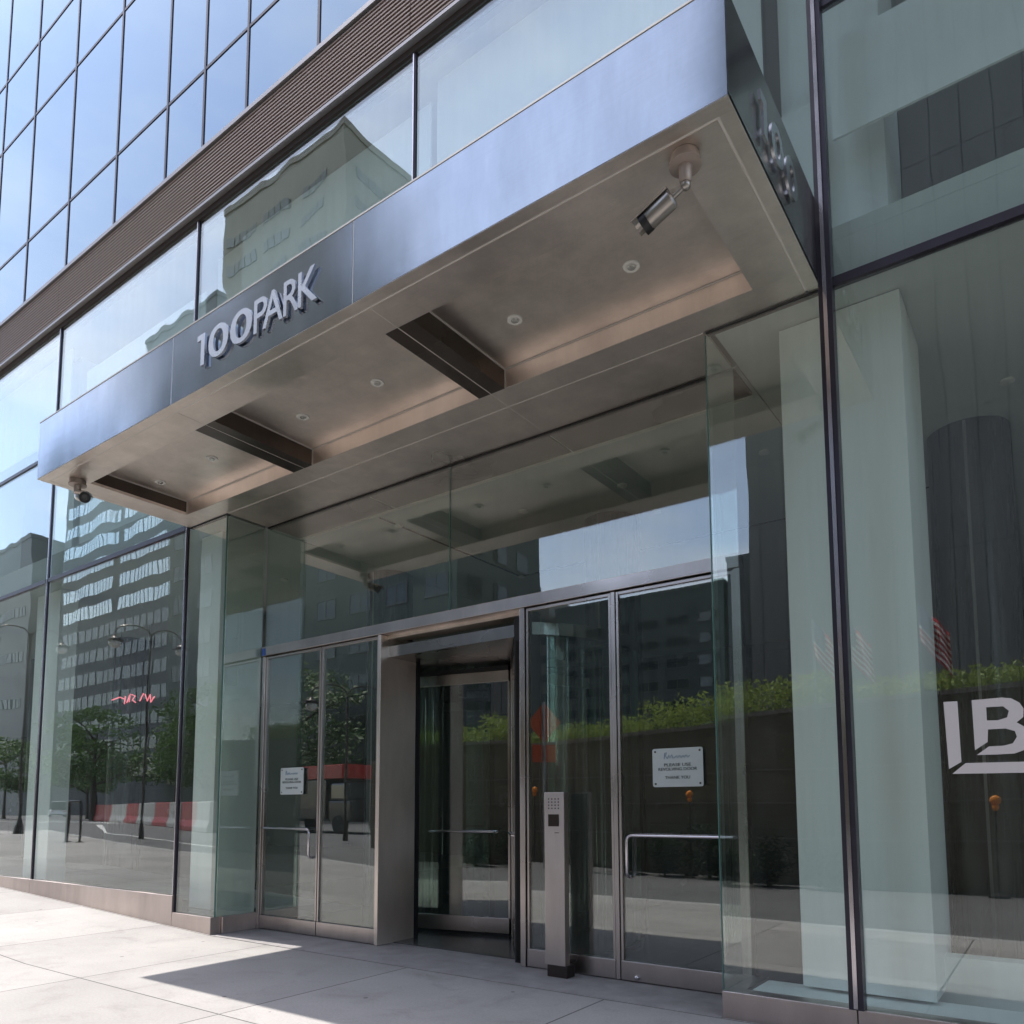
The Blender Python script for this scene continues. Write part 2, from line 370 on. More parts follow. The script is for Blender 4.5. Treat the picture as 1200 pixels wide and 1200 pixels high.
# mullions: dark fin with a bright front strip
for x in MX:
    if x == -4.85: z0 = 5.3
    else: z0 = .175 if x > -2 else (.38 if x > -16 else .58)
    hw = .042 if x > -2 else .017; yf_ = -.055 if x > -2 else -.014
    f = BX('mullion', M['mull'], OB, x-hw, x+hw, yf_, .03 if x > -2 else .014, z0 if x != -8.6 else .19, 8.85)
    BX('mullion_strip', M['chrome'], f, x-.012, x+.012 if x > -2 else x+.002, yf_-.013, yf_-.0002, z0+.01, 8.84)
# transoms
for i in range(len(MX)-1):
    a, b = MX[i]+.043, MX[i+1]-.043
    if a < -8.7 or a > -1.2:
        BX('transom_bar', M['mull'], OB, a, b, -.022, .035, 4.795, 4.855); BX('transom_bar', M['mull'], OB, a, b, -.018, .035, 6.815, 6.865)
# louver band
for i in range(len(MX)-1):
    a, b = MX[i]+.004, MX[i+1]-.004
    BX('louver_backing', M['slatback'], OB, a, b, -.02, .1, 8.965, 9.66)
    m = MB()
    for k in range(14):
        z = 8.985 + k*.0485
        m.prism([(a,-.085),(b,-.085),(b,-.035),(a,-.035)], z, z+.019)
    m.build('louver_bank', M['slat'], OB)
BX('lower_trim', M['trim'], OB, XL, XR, -.09, .1, 8.925, 8.962); BX('lower_trim', M['slatback'], OB, XL, XR, -.03, .1, 8.852, 8.922)
BX('upper_trim', M['trim'], OB, XL, XR, -.11, .1, 9.663, 9.72); BX('upper_trim', M['mull'], OB, XL, XR, -.04, .1, 9.723, 9.775)
# reflective curtain wall above
vx = []
for j, x in enumerate(MX[:-1]):
    vx += [x, x+.93, x+2.26] if j % 2 == 1 else [x, x+1.49, x+2.86]
vx.append(XR)
vz = [9.78, 10.98, 13.32, 14.72, 17.06, 18.46, 20.8, 22.2, 24.5]
far = MB()
for i in range(len(vx)-1):
    for j in range(len(vz)-1):
        a, b, c, d = vx[i]+.022, vx[i+1]-.022, vz[j]+.022, vz[j+1]-.022
        if -18 < a and b < -4.8 and vz[j] < 18: BX('curtain_wall_pane', M['glass_curtain'], OB, a, b, 0, .02, c, d)
        else: far.box(a, b, 0, .02, c, d)
tag(far.build('curtain_wall_glazing', M['glass_curtain'], OB), kind='stuff')
m = MB(); m.box(XL, XR, .021, .3, 9.776, 24.6); m.build('curtain_wall_backing', M['jointdark'], OB)
m = MB()
for x in vx: m.box(x-.020, x+.020, -.012, .019, 9.78, 24.5)
for z in vz[1:]: m.box(XL, XR, -.009, .017, z-.020, z+.020)
m.build('curtain_wall_grid', M['mull'], OB)
BX('tower_body', M['jointdark'], OB, XL, XR, .302, 16, 9.0, 24.6)
BX('roof', M['trim'], OB, XL-.02, XR+.02, -.05, 16.1, 24.602, 24.9)
# interior
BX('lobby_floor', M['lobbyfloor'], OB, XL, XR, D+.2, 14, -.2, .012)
BX('window_ledge', M['blind'], OB, -1.80, XR, .115, .50, -.1, .165)
BX('window_ledge', M['lobbyfloor'], OB, XL, -7.95, .115, .76, -.1, .185)
BX('low_wall', M['white'], OB, -.78, 2.2, .78, .95, .0, .40)
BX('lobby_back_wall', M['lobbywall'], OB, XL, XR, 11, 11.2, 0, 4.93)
for x in (XL, XR-.2): BX('side_wall', M['lobbywall'], OB, x, x+.2, .12, 14, 0, 9)
for x0, x1, nm in ((XL+.2,-7.95,1),(-7.94,-1.93,0),(-1.92,XR-.2,1)):
    BX('lobby_ceiling', M['lobbyceil'], OB, x0, x1, D+.06 if nm == 0 else .12, 11, 4.86, 5.2)
m = MB()
m.box(-6.53, -6.508, 1.2, 4.08, 4.849, 4.8595); m.box(-6.53, -.9, 4.081, 4.10, 4.849, 4.8595)
m.build('ceiling_reveal', M['jointdark'], OB)
m = MB()
for k in range(4): m.box(XL+.4, XR-.4, 10.985, 10.998, 1.25*k+.9, 1.25*k+.925)
m.build('wall_reveal', M['jointdark'], OB)
for x, y in ((-3.72,2.07),(-5.0,2.03),(-4.98,2.91),(-3.73,2.95),(-2.22,2.19),(-6.51,1.5),(-6.5,4.1),(-2.2,4.0),(-.2,2.1),(1.2,2.1),(-9.5,2.1),(-10.8,2.1)):
    MB().lathe((x,y,4.835), [(.045,0),(.055,.004),(.055,.02)], 14).build('ceiling_light', M['lamp_white'], OB, smooth=True)
for x in (-31.9,-28.15,-24.4,-20.65,-16.9,-13.15,-8.6,-1.12,2.63,6.4):
    BX('white_column', M['white'], OB, x-(.40 if x != -8.6 else .27), x+(.40 if x != -8.6 else .18), .35, (1.15 if x > -2 else .62), .19, 4.85)
    BX('upper_column', M['white'], OB, x-.36, x+.34, .5, 1.2, 5.21, 8.8)
for x in (-23.1,-19.35,-15.6,-11.85,-8.1,-4.33,-.56,3.2):
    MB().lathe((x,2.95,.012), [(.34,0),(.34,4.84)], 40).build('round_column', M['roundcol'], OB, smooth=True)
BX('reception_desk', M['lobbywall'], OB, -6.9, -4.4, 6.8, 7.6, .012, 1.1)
for a, b in ((-7.79,-6.112),(-6.096,-3.722),(-3.706,-1.95)): BX('inner_soffit', M['beam'], OB, a, b, D+.055, 1.04, 4.822, 4.845)
BX('soffit_lip', M['joint'], OB, -7.79, -1.95, 1.041, 1.055, 4.80, 4.845)
MB().box(-6.111,-6.097,D+.055,1.04,4.824,4.845).box(-3.721,-3.707,D+.055,1.04,4.824,4.845).build('soffit_lip', M['joint'], OB)
for x in (-8.1,-4.33,-.56): BX('column_seam', M['trim'], OB, x-.012, x+.012, 2.602, 2.612, .02, 4.84)
# upper storey
BX('upper_floor', M['lobbyceil'], OB, XL+.2, XR-.2, .12, 9, 5.202, 5.30)
BX('upper_ceiling', M['lobbyceil'], OB, XL+.2, XR-.2, .2, 9, 8.90, 8.99)
BX('upper_back_wall', M['white'], OB, XL+.2, XR-.2, 8, 8.2, 5.31, 8.89)
for i in range(len(MX)-1):
    a, b = MX[i], MX[i+1]
    if a >= -1.2: BX('blind', M['blind'], OB, a+.02, b-.1, .30, .32, 6.09, 6.84); continue
    if a == -4.85: BX('blind', M['blind'], OB, a+.03, b-.45, .29, .31, 5.32, 8.78)
    elif a in (-8.6,): BX('blind', M['blind'], OB, a+.5, b-.06, .29, .31, 5.32, 8.6)
    elif a in (-12.35,): BX('blind', M['blind'], OB, a+.25, b-.3, .29, .31, 5.32, 8.2)
    else: BX('blind', M['blind'], OB, a+.2, b-.3, .29, .31, 7.1+.3*(i % 3), 8.8)
MB().box(-1.85,-1.2,.29,.31,5.31,6.45).build('blind', M['blind'], OB)

# entrance alcove: transom glazing, header, doors
BX('transom_pane', M['glass_door'], OB, -7.79, -4.866, D, D+.014, 3.325, 4.80)
BX('transom_pane', M['glass_door'], OB, -4.854, -1.95, D, D+.014, 3.325, 4.80)
BX('pane_joint', M['edge'], OB, -4.865, -4.855, D-.002, D+.012, 3.325, 4.80)
BX('head_gasket', M['jointdark'], OB, -7.79, -1.95, D-.01, D+.05, 4.803, 4.818)
BX('door_header', M['steel_x'], OB, -7.79, -1.93, D-.045, D+.07, 3.21, 3.32, .003)
BX('header_tape', M['blue'], OB, -7.785, -7.715, D-.049, D-.0455, 3.215, 3.30)
def jamb(x, w=.05, y0=D-.03, z1=3.207, mat='steel'):
    BX('door_jamb', M[mat], OB, x-w/2, x+w/2, y0, D+.06, 0.006, z1, .003)
jamb(-7.765); jamb(-3.965, .055); jamb(-1.955, .05)
def leaf(x0, x1, name, rail=.165, handle=None):
    t = MB(); w = .022
    t.box(x0, x0+w, D-.012, D+.035, rail, 3.20).box(x1-w, x1, D-.012, D+.035, rail, 3.20).box(x0+w, x1-w, D-.011, D+.034, 3.175, 3.20)
    f = t.build(name, M['steel'], OB, .002)
    BX('glass', M['glass_door'], f, x0+w, x1-w, D+.004, D+.016, rail, 3.174)
    BX('bottom_rail', M['steel_x'], f, x0, x1, D-.018, D+.04, .012, rail-.002, .003)
    if handle:
        pts = handle
        m = MB().tube(pts, .013, 12)
        m.build('handle', M['chrome'], f, smooth=True)
        m = MB()
        for p in (pts[0], pts[-1]): m.tube([p, (p[0], D+.003, p[2])], .015, 10)
        m.build('handle_mount', M['chrome'], f, smooth=True)
    return f
def pull(xa, xb, zt, zb):
    """bar along x at zt from xa to xb, rounded down to zb, returning to the glass"""
    s = 1 if xb > xa else -1; y = D-.06; r = .05; P = [(xa, y, zt)]
    P.append((xb-s*r, y, zt))
    for k in range(1, 6):
        a = k*math.pi/10; P.append((xb-s*r+s*r*math.sin(a), y, zt-r+r*math.cos(a)))
    P.append((xb, y, zb+.04)); P.append((xb-.0, y+.012, zb+.012)); P.append((xb, y+.04, zb))
    return P
leaf(-7.735, -6.748, 'door_leaf', handle=pull(-7.64, -6.835, 1.165, .85))
leaf(-6.735, -5.83, 'door_sidelight')
leaf(-3.93, -3.055, 'door_sidelight')
leaf(-3.005, -1.985, 'door_leaf', handle=pull(-2.03, -2.915, 1.165, .83))
BX('meeting_stile', M['steel'], OB, -3.05, -3.012, D-.02, D+.045, .012, 3.205, .003)
MB().ball((-2.86, D-.03, .045), .022).build('door_lock', M['chrome'], OB, smooth=True)
# pier beside the revolving door
BX('pier', M['soffit'], OB, -5.822, -5.775, D-.035, 1.06, .006, 3.207, .003)
BX('pier', M['black'], OB, -3.998, -3.94, D+.06, .80, .006, 3.207); BX('throat_post', M['black'], OB, -4.135, -4.060, .645, .69, .0, 3.17)
BX('throat_post', M['black'], OB, -5.90, -5.776, 1.075, 1.13, .0, 3.17)
BX('throat_soffit', M['soffit'], OB, -5.774, -4.0, D+.071, .80, 3.175, 3.30)
nm, nnt, nout = new_mat('pink_neon'); ne = nnt.nodes.new('ShaderNodeEmission'); ne.inputs['Color'].default_value = (1,.22,.28,1); ne.inputs['Strength'].default_value = .5; nnt.links.new(ne.outputs[0], nout.inputs[0])
m = MB()
for pts in (((0,.12),(.5,.22),(.75,.15)), ((.85,.25),(.8,-.05)), ((.95,.0),(1.15,.32),(1.1,.02)), ((1.25,.3),(1.45,.25),(1.3,.1),(1.5,0)), ((1.75,.05),(1.95,.33)), ((2.05,.3),(2.2,.05),(2.35,.28),(2.4,.0),(2.6,.2))):
    m.tube([(-14.75+p[0]*.58, 2.2, 3.40+p[1]*.5-p[0]*.04) for p in pts], .011, 6)
m.build('neon_sign', nm, OB); MB().tube([(-14.5,2.2,3.45),(-14.5,2.2,4.86)], .004, 5).tube([(-13.5,2.2,3.45),(-13.5,2.2,4.86)], .004, 5).build('neon_wire', M['black'], OB)
# lettering on the right window
V = MB()
V.plate([(-.556,2.0),(-.485,1.998),(-.482,1.646),(-.547,1.606)], [], -.0035, .001)
V.plate([(-.532,1.578),(-.461,1.638),(-.10,1.635),(-.10,1.574)], [], -.0035, .001)
B = [(-.413,1.998),(-.265,2.001),(-.222,1.993),(-.184,1.966),(-.166,1.930),(-.170,1.885),(-.203,1.856),(-.168,1.83),(-.145,1.79),(-.148,1.73),(-.177,1.70),(-.221,1.683),(-.309,1.681),(-.404,1.682),(-.342,1.728),(-.271,1.729),(-.227,1.74),(-.206,1.775),(-.214,1.808),(-.257,1.825),(-.342,1.825),(-.347,1.754),(-.411,1.71)]
V.plate(B, [[(-.344,1.952),(-.262,1.951),(-.236,1.923),(-.246,1.887),(-.29,1.874),(-.344,1.876)]], -.0035, .001)
tag(V.build('window_lettering', M['vinyl'], OB), 'pale grey vinyl letters with an underline stroke on the window')

# ------------------------------------------------------------------ revolving door
RC = Vector((-4.885, 1.66, 0)); RR = 1.34
RD = thing('revolving_door', 'dark framed glass revolving door set back between the hinged doors', 'revolving door', loc=RC)
def arc(name, a0, a1, r0, r1, z0, z1, mat, parent, seg=18):
    m = MB(); P = []
    for k in range(seg+1):
        a = R(a0+(a1-a0)*k/seg); P.append((math.cos(a), math.sin(a)))
    for k in range(seg):
        p, q = P[k], P[k+1]
        m.prism([(p[0]*r0,p[1]*r0),(q[0]*r0,q[1]*r0),(q[0]*r1,q[1]*r1),(p[0]*r1,p[1]*r1)], z0, z1)
    bmesh.ops.remove_doubles(m.bm, verts=m.bm.verts, dist=1e-5)
    return m.build(name, mat, parent, smooth=True)
for a0, a1 in ((-42, 42), (138, 222)):
    arc('drum_glass', a0, a1, RR, RR+.012, .05, 2.98, M['glass_door'], RD)
    arc('drum_base', a0, a1, RR-.02, RR+.03, .014, .05, M['steel_x'], RD)
    for a in (a0, a1):
        MB().obox((math.cos(R(a))*RR, math.sin(R(a))*RR, 1.5), .06, .06, 2.97, R(a)).build('drum_post', M['black'], RD)
CP = [(math.cos(R(a))*(RR+.05), max(math.sin(R(a))*(RR+.05), D+.09-RC.y)) for a in range(0,360,6)]
CP = [p for i, p in enumerate(CP) if not (abs(p[1]-(D+.09-RC.y)) < 1e-6 and 0 < i < 59 and abs(CP[i-1][1]-p[1]) < 1e-6 and abs(CP[i+1][1]-p[1]) < 1e-6)]
MB().prism(CP, 2.985, 3.10).build('drum_canopy', M['end'], RD)
MB().lathe((0,0,0), [(.035,.02),(.035,2.98)], 16).build('centre_shaft', M['steel'], RD, smooth=True)
for a in (192, 308, 70):
    w = bpy.data.objects.new('wing', None)
    mt = MB(); L_ = RR-.04
    mt.box(.05, L_-.03, -.02, .02, .05, .21); mt.box(.05, L_-.03, -.02, .02, 2.78, 2.90); mt.box(.036, .06, -.018, .018, .211, 2.779)
    Mr = Matrix.Rotation(R(a), 4, 'Z')
    f = mt.rot(Mr).build('wing', M['steel_x'], RD, .002)
    MB().box(.06, L_-.035, -.006, .006, .21, 2.78).rot(Mr).build('glass', M['glass_door'], f)
    MB().box(L_-.034, L_, -.025, .025, .03, 2.94).rot(Mr).build('brush_seal', M['black'], f)
    MB().box(.05, L_-.036, -.012, .012, .018, .049).box(.05, L_-.036, -.03, .03, 2.902, 2.95).rot(Mr).build('sweep', M['black'], f)
    for s in (1,-1):
        MB().tube([(.22, s*.007, 1.12),(.22, s*.055, 1.13),(.26, s*.06, 1.13),(.98, s*.06, 1.13),(1.02, s*.055, 1.13),(1.02, s*.007, 1.12)], .011, 8).rot(Mr).build('push_bar', M['chrome'], f, smooth=True)

# ------------------------------------------------------------------ canopy
CZ = 4.82
CA = thing('entrance_canopy', 'brushed steel entrance canopy with polished address letters projecting over the doors', 'canopy')
YF = -1.71; TZ = 5.43; XA, XB = -8.57, -1.14
for a, b in ((XA, -6.035), (-6.028, -3.785), (-3.778, XB)):
    BX('fascia_panel', M['fascia'], CA, a, b, YF, YF+.02, CZ+.003, TZ, .002)
for x in (-6.031, -3.781): BX('fascia_joint', M['joint'], CA, x-.0028, x+.0028, YF+.001, YF+.02, CZ+.004, TZ-.002)
BX('end_panel', M['end'], CA, XB-.02, XB, YF+.021, -.06, CZ+.003, TZ, .002)
BX('end_panel', M['fascia'], CA, XA, XA+.02, YF+.021, -.06, CZ+.003, TZ, .002)
BX('canopy_top', M['fascia'], CA, XA+.021, XB-.021, YF+.021, -.06, TZ-.03, TZ-.004)
BX('top_edge_trim', M['joint'], CA, XA, XB, YF-.004, YF+.03, TZ+.001, TZ+.012)
S_ = M['soffit']; T = .03
C0, C1 = -1.34, -.25                      # coffer depth range
coff = [(-8.22, -6.27), (-5.98, -3.84), (-3.57, -1.51)]
# frame: front band, back band (continues into the alcove), side bands
def sof(x0, x1, y0, y1, mat=None, z=CZ, nm='soffit_panel'): BX(nm, mat or S_, CA, x0, x1, y0, y1, z, z+T)
jx = [-6.105, -3.715]
IL, IR = -8.49, -1.233                    # inner edges of the side joints
sof(XA, XB, YF+.003, -1.622, nm='soffit_edge'); sof(IR+.018, XB, -1.621, -.004, nm='soffit_edge'); sof(XA, IL-.016, -1.621, -.004, nm='soffit_edge')
xs_ = [IL, jx[0], jx[1], IR]
for k in range(3):
    a, b = xs_[k]+(.004 if k else 0), xs_[k+1]-(.004 if k < 2 else 0)
    sof(a, b, -1.606, C0); sof(a, b, C1, -.007)
for a, b in ((-7.79, jx[0]-.004), (jx[0]+.004, jx[1]-.004), (jx[1]+.004, -1.95)): sof(a, b, .007, D-.006)
sof(IL, coff[0][0], C0+.001, C1-.001); sof(coff[2][1], IR, C0+.001, C1-.001)
sof(coff[0][1], jx[0]-.006, C0+.001, C1-.001, M['beam'], nm='soffit_beam'); sof(jx[0]+.006, coff[1][0], C0+.001, C1-.001, M['beam'], nm='soffit_beam')
sof(coff[1][1], jx[1]-.006, C0+.001, C1-.001, M['beam'], nm='soffit_beam'); sof(jx[1]+.006, coff[2][0], C0+.001, C1-.001, M['beam'], nm='soffit_beam')
HZ = 4.985
for a, b in coff:
    BX('coffer_ceiling', S_, CA, a-.0, b, C0-.0, C1, HZ, HZ+.02)
    BX('coffer_side', M['beam'], CA, a-.012, a-.001, C0, C1, CZ+T+.0005, HZ-.0005); BX('coffer_side', M['beam'], CA, b+.001, b+.012, C0, C1, CZ+T+.0005, HZ-.0005)  # side walls in dark metal, standing in for the dim surroundings they mirror
    BX('coffer_side', S_, CA, a, b, C1+.001, C1+.013, CZ+T+.0005, HZ-.0005); BX('coffer_side', S_, CA, a, b, C0-.013, C0-.001, CZ+T+.0005, HZ-.0005)
    m = MB(); e = .009
    m.box(a, a+e, C0+.01, C1-.001, HZ-e, HZ-.0006); m.box(a+.006, b, C1-e, C1-.0003, HZ-e, HZ-.0006); m.box(a+.0002, a+e-.001, C1-e, C1-.0004, CZ+.002, HZ-.007)
    m.box(a+.006, b, C1-.0025, C1-.0005, CZ+.001, CZ+.004)
    m.build('coffer_trim', M['joint'], CA)
BX('canopy_core', M['jointdark'], CA, XA+.025, XB-.025, YF+.025, -.07, HZ+.03, TZ-.04)
# open joints show as pale lines
m = MB(); zj = CZ+.002
m.box(XA+.03, XB-.03, -1.624, -1.604, zj, zj+.02)
m.box(-7.78, -1.96, -.010, .010, zj, zj+.02)
for x in jx: m.box(x-.009, x+.009, -1.603, D-.01, zj+.0005, zj+.02)
m.box(IR-.002, IR+.020, -1.603, -.03, zj+.0007, zj+.02); m.box(IL-.018, IL+.002, -1.603, -.03, zj+.0007, zj+.02)
m.build('soffit_joint', M['joint'], CA)
BX('canopy_gasket', M['jointdark'], CA, XA, -7.80, -.0035, .05, CZ-.012, CZ-.001); BX('canopy_gasket', M['jointdark'], CA, -1.94, XB, -.0035, .05, CZ-.012, CZ-.001)
# downlights
for x in (-2.16, -3.12, -4.56, -5.53, -6.97, -7.95):
    z = HZ - .001; y = -.73
    r_ = MB().lathe((x,y,z), [(.030,-.006),(.045,-.012),(.056,-.010),(.060,-.0005)][::-1], 28).build('downlight', M['lamp_white'], CA, smooth=True)
    MB().lathe((x,y,z), [(.028,-.0135),(.026,-.016),(.010,-.017)], 20).build('reflector', M['lamp_core'], r_, smooth=True)

# letters from the built-in font
def glyph(ch, x0, x1, z0, z1, depth, bold, mat, parent, name, plane='y', pos=0.0):
    cu = bpy.data.curves.new('glyph', 'FONT'); cu.body = ch; cu.extrude = .02; cu.offset = bold; cu.resolution_u = 6
    t = bpy.data.objects.new('glyph_tmp', cu); col.objects.link(t)
    dg = bpy.context.evaluated_depsgraph_get(); dg.update()
    me = bpy.data.meshes.new_from_object(t.evaluated_get(dg))
    bpy.data.objects.remove(t); bpy.data.curves.remove(cu)
    xs = [v.co.x for v in me.vertices]; ys = [v.co.y for v in me.vertices]; a, b, c, d = min(xs), max(xs), min(ys), max(ys)
    for v in me.vertices:
        u = x0 + (v.co.x-a)/(b-a)*(x1-x0); w = z0 + (v.co.y-c)/(d-c)*(z1-z0); k = (v.co.z/.04)*depth
        v.co = Vector((u, pos - k, w)) if plane == 'y' else Vector((pos + k, u, w))
    me.name = name; me.materials.clear(); me.materials.append(mat)
    o = bpy.data.objects.new(name, me); col.objects.link(o); o.parent = parent
    return o
yl = YF - .022
MB().plate([(-5.605,5.255),(-5.50,5.255),(-5.50,4.985),(-5.552,4.985),(-5.552,5.208),(-5.605,5.208)], [], yl+.009, .018).build('digit', M['letter'], CA)
for ch, a, b, bo, nm in (('0', -5.445, -5.175, .008, 'digit'), ('0', -5.150, -4.868, .008, 'digit'),
                     ('P', -4.845, -4.685, .006, 'letter'), ('A', -4.735, -4.495, .006, 'letter'), ('R', -4.49, -4.312, .006, 'letter'), ('K', -4.325, -4.115, .006, 'letter')):
    glyph(ch, a, b, 4.985, 5.255, .018, bo, M['letter'], CA, nm, 'y', yl)
for x in (-5.52,-5.19,-4.89,-4.82,-4.6,-4.45,-4.27): MB().tube([(x, YF-.001, 5.10),(x, yl+.012, 5.10)], .006, 6).build('letter_pin', M['steel'], CA)
MB().plate([(-1.275,5.20),(-1.175,5.20),(-1.175,4.965),(-1.235,4.965),(-1.235,5.14),(-1.275,5.14)], [], .008, .016).rot(Matrix.Translation((XB+.022,0,0)) @ Matrix.Rotation(R(90),4,'Z')).build('digit', M['letter'], CA)
for ch, a, b in (('0', -1.10, -.875), ('0', -.83, -.60)):
    glyph(ch, a, b, 4.965, 5.20, .016, .02, M['letter'], CA, 'digit', 'x', XB+.022)

# security cameras
def sec_cam(label, base, aim, face_len=.26):
    t = thing('security_camera', label, 'security camera', 'cameras under the canopy', loc=base)
    MB().lathe((0,0,0), [(.078,-.002),(.078,-.035),(.085,-.040),(.085,-.055),(.06,-.060)], 28).build('ceiling_mount', M['camera_base'], t, smooth=True)
    MB().lathe((0,0,0), [(.036,-.058),(.033,-.14),(.024,-.15)], 20).build('stem', M['camera_base'], t, smooth=True)
    J = Vector((0,0,-.165)); MB().ball(J, .028).build('joint', M['camera_grey'], t, smooth=True)
    d = Vector(aim).normalized(); a = J + d*.03; b = a + d*.05; e = b + d*face_len
    MB().tube([J, b], .014, 10).build('arm', M['camera_grey'], t, smooth=True)
    h = MB().tube([b, b+d*.01, e-d*.004, e], [.040,.052,.052,.049], 24).build('housing', M['camera_grey'], t, smooth=True)
    MB().tube([e-d*.028, e+d*.012], .0545, 24).build('front_ring', M['black'], h, smooth=True)
    MB().tube([e+d*.0125, e+d*.0135], .030, 20).build('lens', M['roundcol'], h, smooth=True)
    # sun visor: curved plate above the body
    m = MB(); side = d.cross(Vector((0,0,1))).normalized(); up = side.cross(d).normalized()
    P0 = []; 
    for k in range(9):
        an = R(-75 + 150*k/8); P0.append(side*math.sin(an)*.062 + up*math.cos(an)*.062)
    for k in range(8):
        vs = [b+P0[k], b+P0[k+1], e+d*.05+P0[k+1], e+d*.05+P0[k]]; vo = [v_*1 for v_ in vs]
        q = [m.bm.verts.new(v_) for v_ in vs] + [m.bm.verts.new(v_ + (P0[k] if i_ in (0,3) else P0[k+1]).normalized()*.003) for i_, v_ in enumerate(vo)]
        for f in ((0,1,2,3),(7,6,5,4),(0,4,5,1),(1,5,6,2),(2,6,7,3),(3,7,4,0)): m.bm.faces.new([q[i] for i in f])
    m.build('visor', M['camera_grey'], h)
    return t
sec_cam('grey bullet security camera under the right front corner of the canopy, seen from the side', (-1.45,-1.50,CZ), (-1,.02,-.42), .185)
sec_cam('small security camera under the far left corner of the canopy, dark lens facing out', (-8.25,-1.45,CZ), (.93,-.12,-.34), .17)

# intercom post
IC = thing('intercom_post', 'slim brushed steel intercom post standing before the glass between the doors', 'intercom')
m = MB(); m.box(-3.585,-3.39,.34,.455,.006,.10); m.build('base', M['bronze'], IC, .003)
BX('body', M['steel'], IC, -3.60, -3.405, .335, .405, .101, 1.52, .004)
m = MB()
for i in range(4):
    for j in range(4): m.tube([(-3.555+i*.032, .3345, 1.385+j*.026),(-3.555+i*.032, .333, 1.385+j*.026)], .0065, 8)
m.build('speaker_grille', M['jointdark'], IC)
BX('card_reader', M['bronze'], IC, -3.56, -3.455, .330, .3345, 1.235, 1.335, .001)
BX('name_strip', M['chrome'], IC, -3.50, -3.455, .3335, .3345, 1.178, 1.186)

# notices
def text_mesh(body, cx, cz, h, pos, parent, mat, name='lettering', w=None):
    cu = bpy.data.curves.new('t', 'FONT'); cu.body = body; cu.extrude = .01; cu.align_x = 'CENTER'; cu.size = 1
    t = bpy.data.objects.new('t', cu); col.objects.link(t)
    dg = bpy.context.evaluated_depsgraph_get(); dg.update()
    me = bpy.data.meshes.new_from_object(t.evaluated_get(dg)); bpy.data.objects.remove(t); bpy.data.curves.remove(cu)
    xs = [v.co.x for v in me.vertices]; k = (w/(max(xs)-min(xs))) if w else h
    for v in me.vertices: v.co = Vector((cx + v.co.x*k, pos - v.co.z*.1, cz + v.co.y*h))
    me.materials.clear(); me.materials.append(mat)
    o = bpy.data.objects.new(name, me); col.objects.link(o); o.parent = parent
def notice(label, x0, x1):
    t = thing('door_notice', label, 'sign', 'notices on the door glass')
    y = D-.022; z0, z1 = 1.55, 1.855; cx = (x0+x1)/2
    P = []; r = .018
    for (ax, az, s0) in ((x1-r, z1-r, 0), (x0+r, z1-r, 90), (x0+r, z0+r, 180), (x1-r, z0+r, 270)):
        for k in range(5): P.append((ax+r*math.cos(R(s0+k*22.5)), az+r*math.sin(R(s0+k*22.5))))
    MB().plate(P, [], y+.006, .006).build('plate', M['sign'], t)
    for sx in (x0+.025, x1-.025):
        for sz in (z0+.025, z1-.025): MB().tube([(sx, D+.003, sz), (sx, y-.004, sz)], .008, 10).build('screw', M['bronze'], t, smooth=True)
    text_mesh('PLEASE USE', cx, 1.712, .034, y-.0015, t, M['ink'], w=.225)
    text_mesh('REVOLVING DOOR', cx, 1.678, .034, y-.0015, t, M['ink'], w=.325)
    text_mesh('THANK YOU', cx, 1.612, .034, y-.0015, t, M['ink'], w=.21)
    # faint handwritten-looking blue mark
    m = MB(); px = cx-.11
    wob = [(0,.0),(.005,.045),(.02,.05),(.012,.022),(.028,.0),(.04,.028),(.05,.005),(.065,.03),(.075,.003),(.09,.008),(.105,.022),(.115,.004),(.13,.024),(.145,.003),(.16,.024),(.17,.005),(.185,.026),(.20,.004),(.215,.022)]
    m.tube([(px+a, y-.002, 1.772+b) for a, b in wob], .0022, 5)
    m.build('logo_mark', M['inkblue'], t)
notice('frosted white notice plate on the right hand door glass above the handle', -2.69, -2.265)
notice('small white notice plate on the far left door leaf', -7.40, -6.995)

# ------------------------------------------------------------------ across the street (seen mirrored in the glass)
M['viaduct'] = pm('brown_viaduct_stone', (.19,.165,.115), .7, 0, .3, 1.2, (1,1,2.5), bump=.01, bscale=5)
M['coping'] = pm('stone_coping', (.30,.27,.23), .6)
def leaf_mat(name, a, b):
    m, nt, out = new_mat(name); L = nt.links
    p = N(nt, 'ShaderNodeBsdfPrincipled'); p.inputs['Roughness'].default_value=.55
    n = N(nt, 'ShaderNodeTexNoise', i_Scale=1.7, i_Detail=5.0); L.new(coords(nt), n.inputs['Vector'])
    mx = N(nt, 'ShaderNodeMix', data_type='RGBA'); mx.inputs[6].default_value=(*a,1); mx.inputs[7].default_value=(*b,1)
    mr = N(nt, 'ShaderNodeMapRange'); mr.inputs['From Min'].default_value=.3; mr.inputs['From Max'].default_value=.7; L.new(n.outputs['Fac'], mr.inputs['Value'])
    L.new(mr.outputs['Result'], mx.inputs[0]); L.new(mx.outputs[2], p.inputs['Base Color'])
    tr = N(nt, 'ShaderNodeBsdfTranslucent'); L.new(mx.outputs[2], tr.inputs['Color'])
    ms = N(nt, 'ShaderNodeMixShader'); ms.inputs[0].default_value=.3; L.new(p.outputs[0], ms.inputs[1]); L.new(tr.outputs[0], ms.inputs[2]); L.new(ms.outputs[0], out.inputs[0]); return m
M['hedge'] = leaf_mat('hedge_leaf', (.16,.22,.05), (.34,.42,.11))
M['tree'] = leaf_mat('tree_leaf', (.035,.085,.02), (.10,.18,.04))
M['bark'] = pm('bark', (.07,.055,.045), .85, 0, .3, 6, bump=.01)

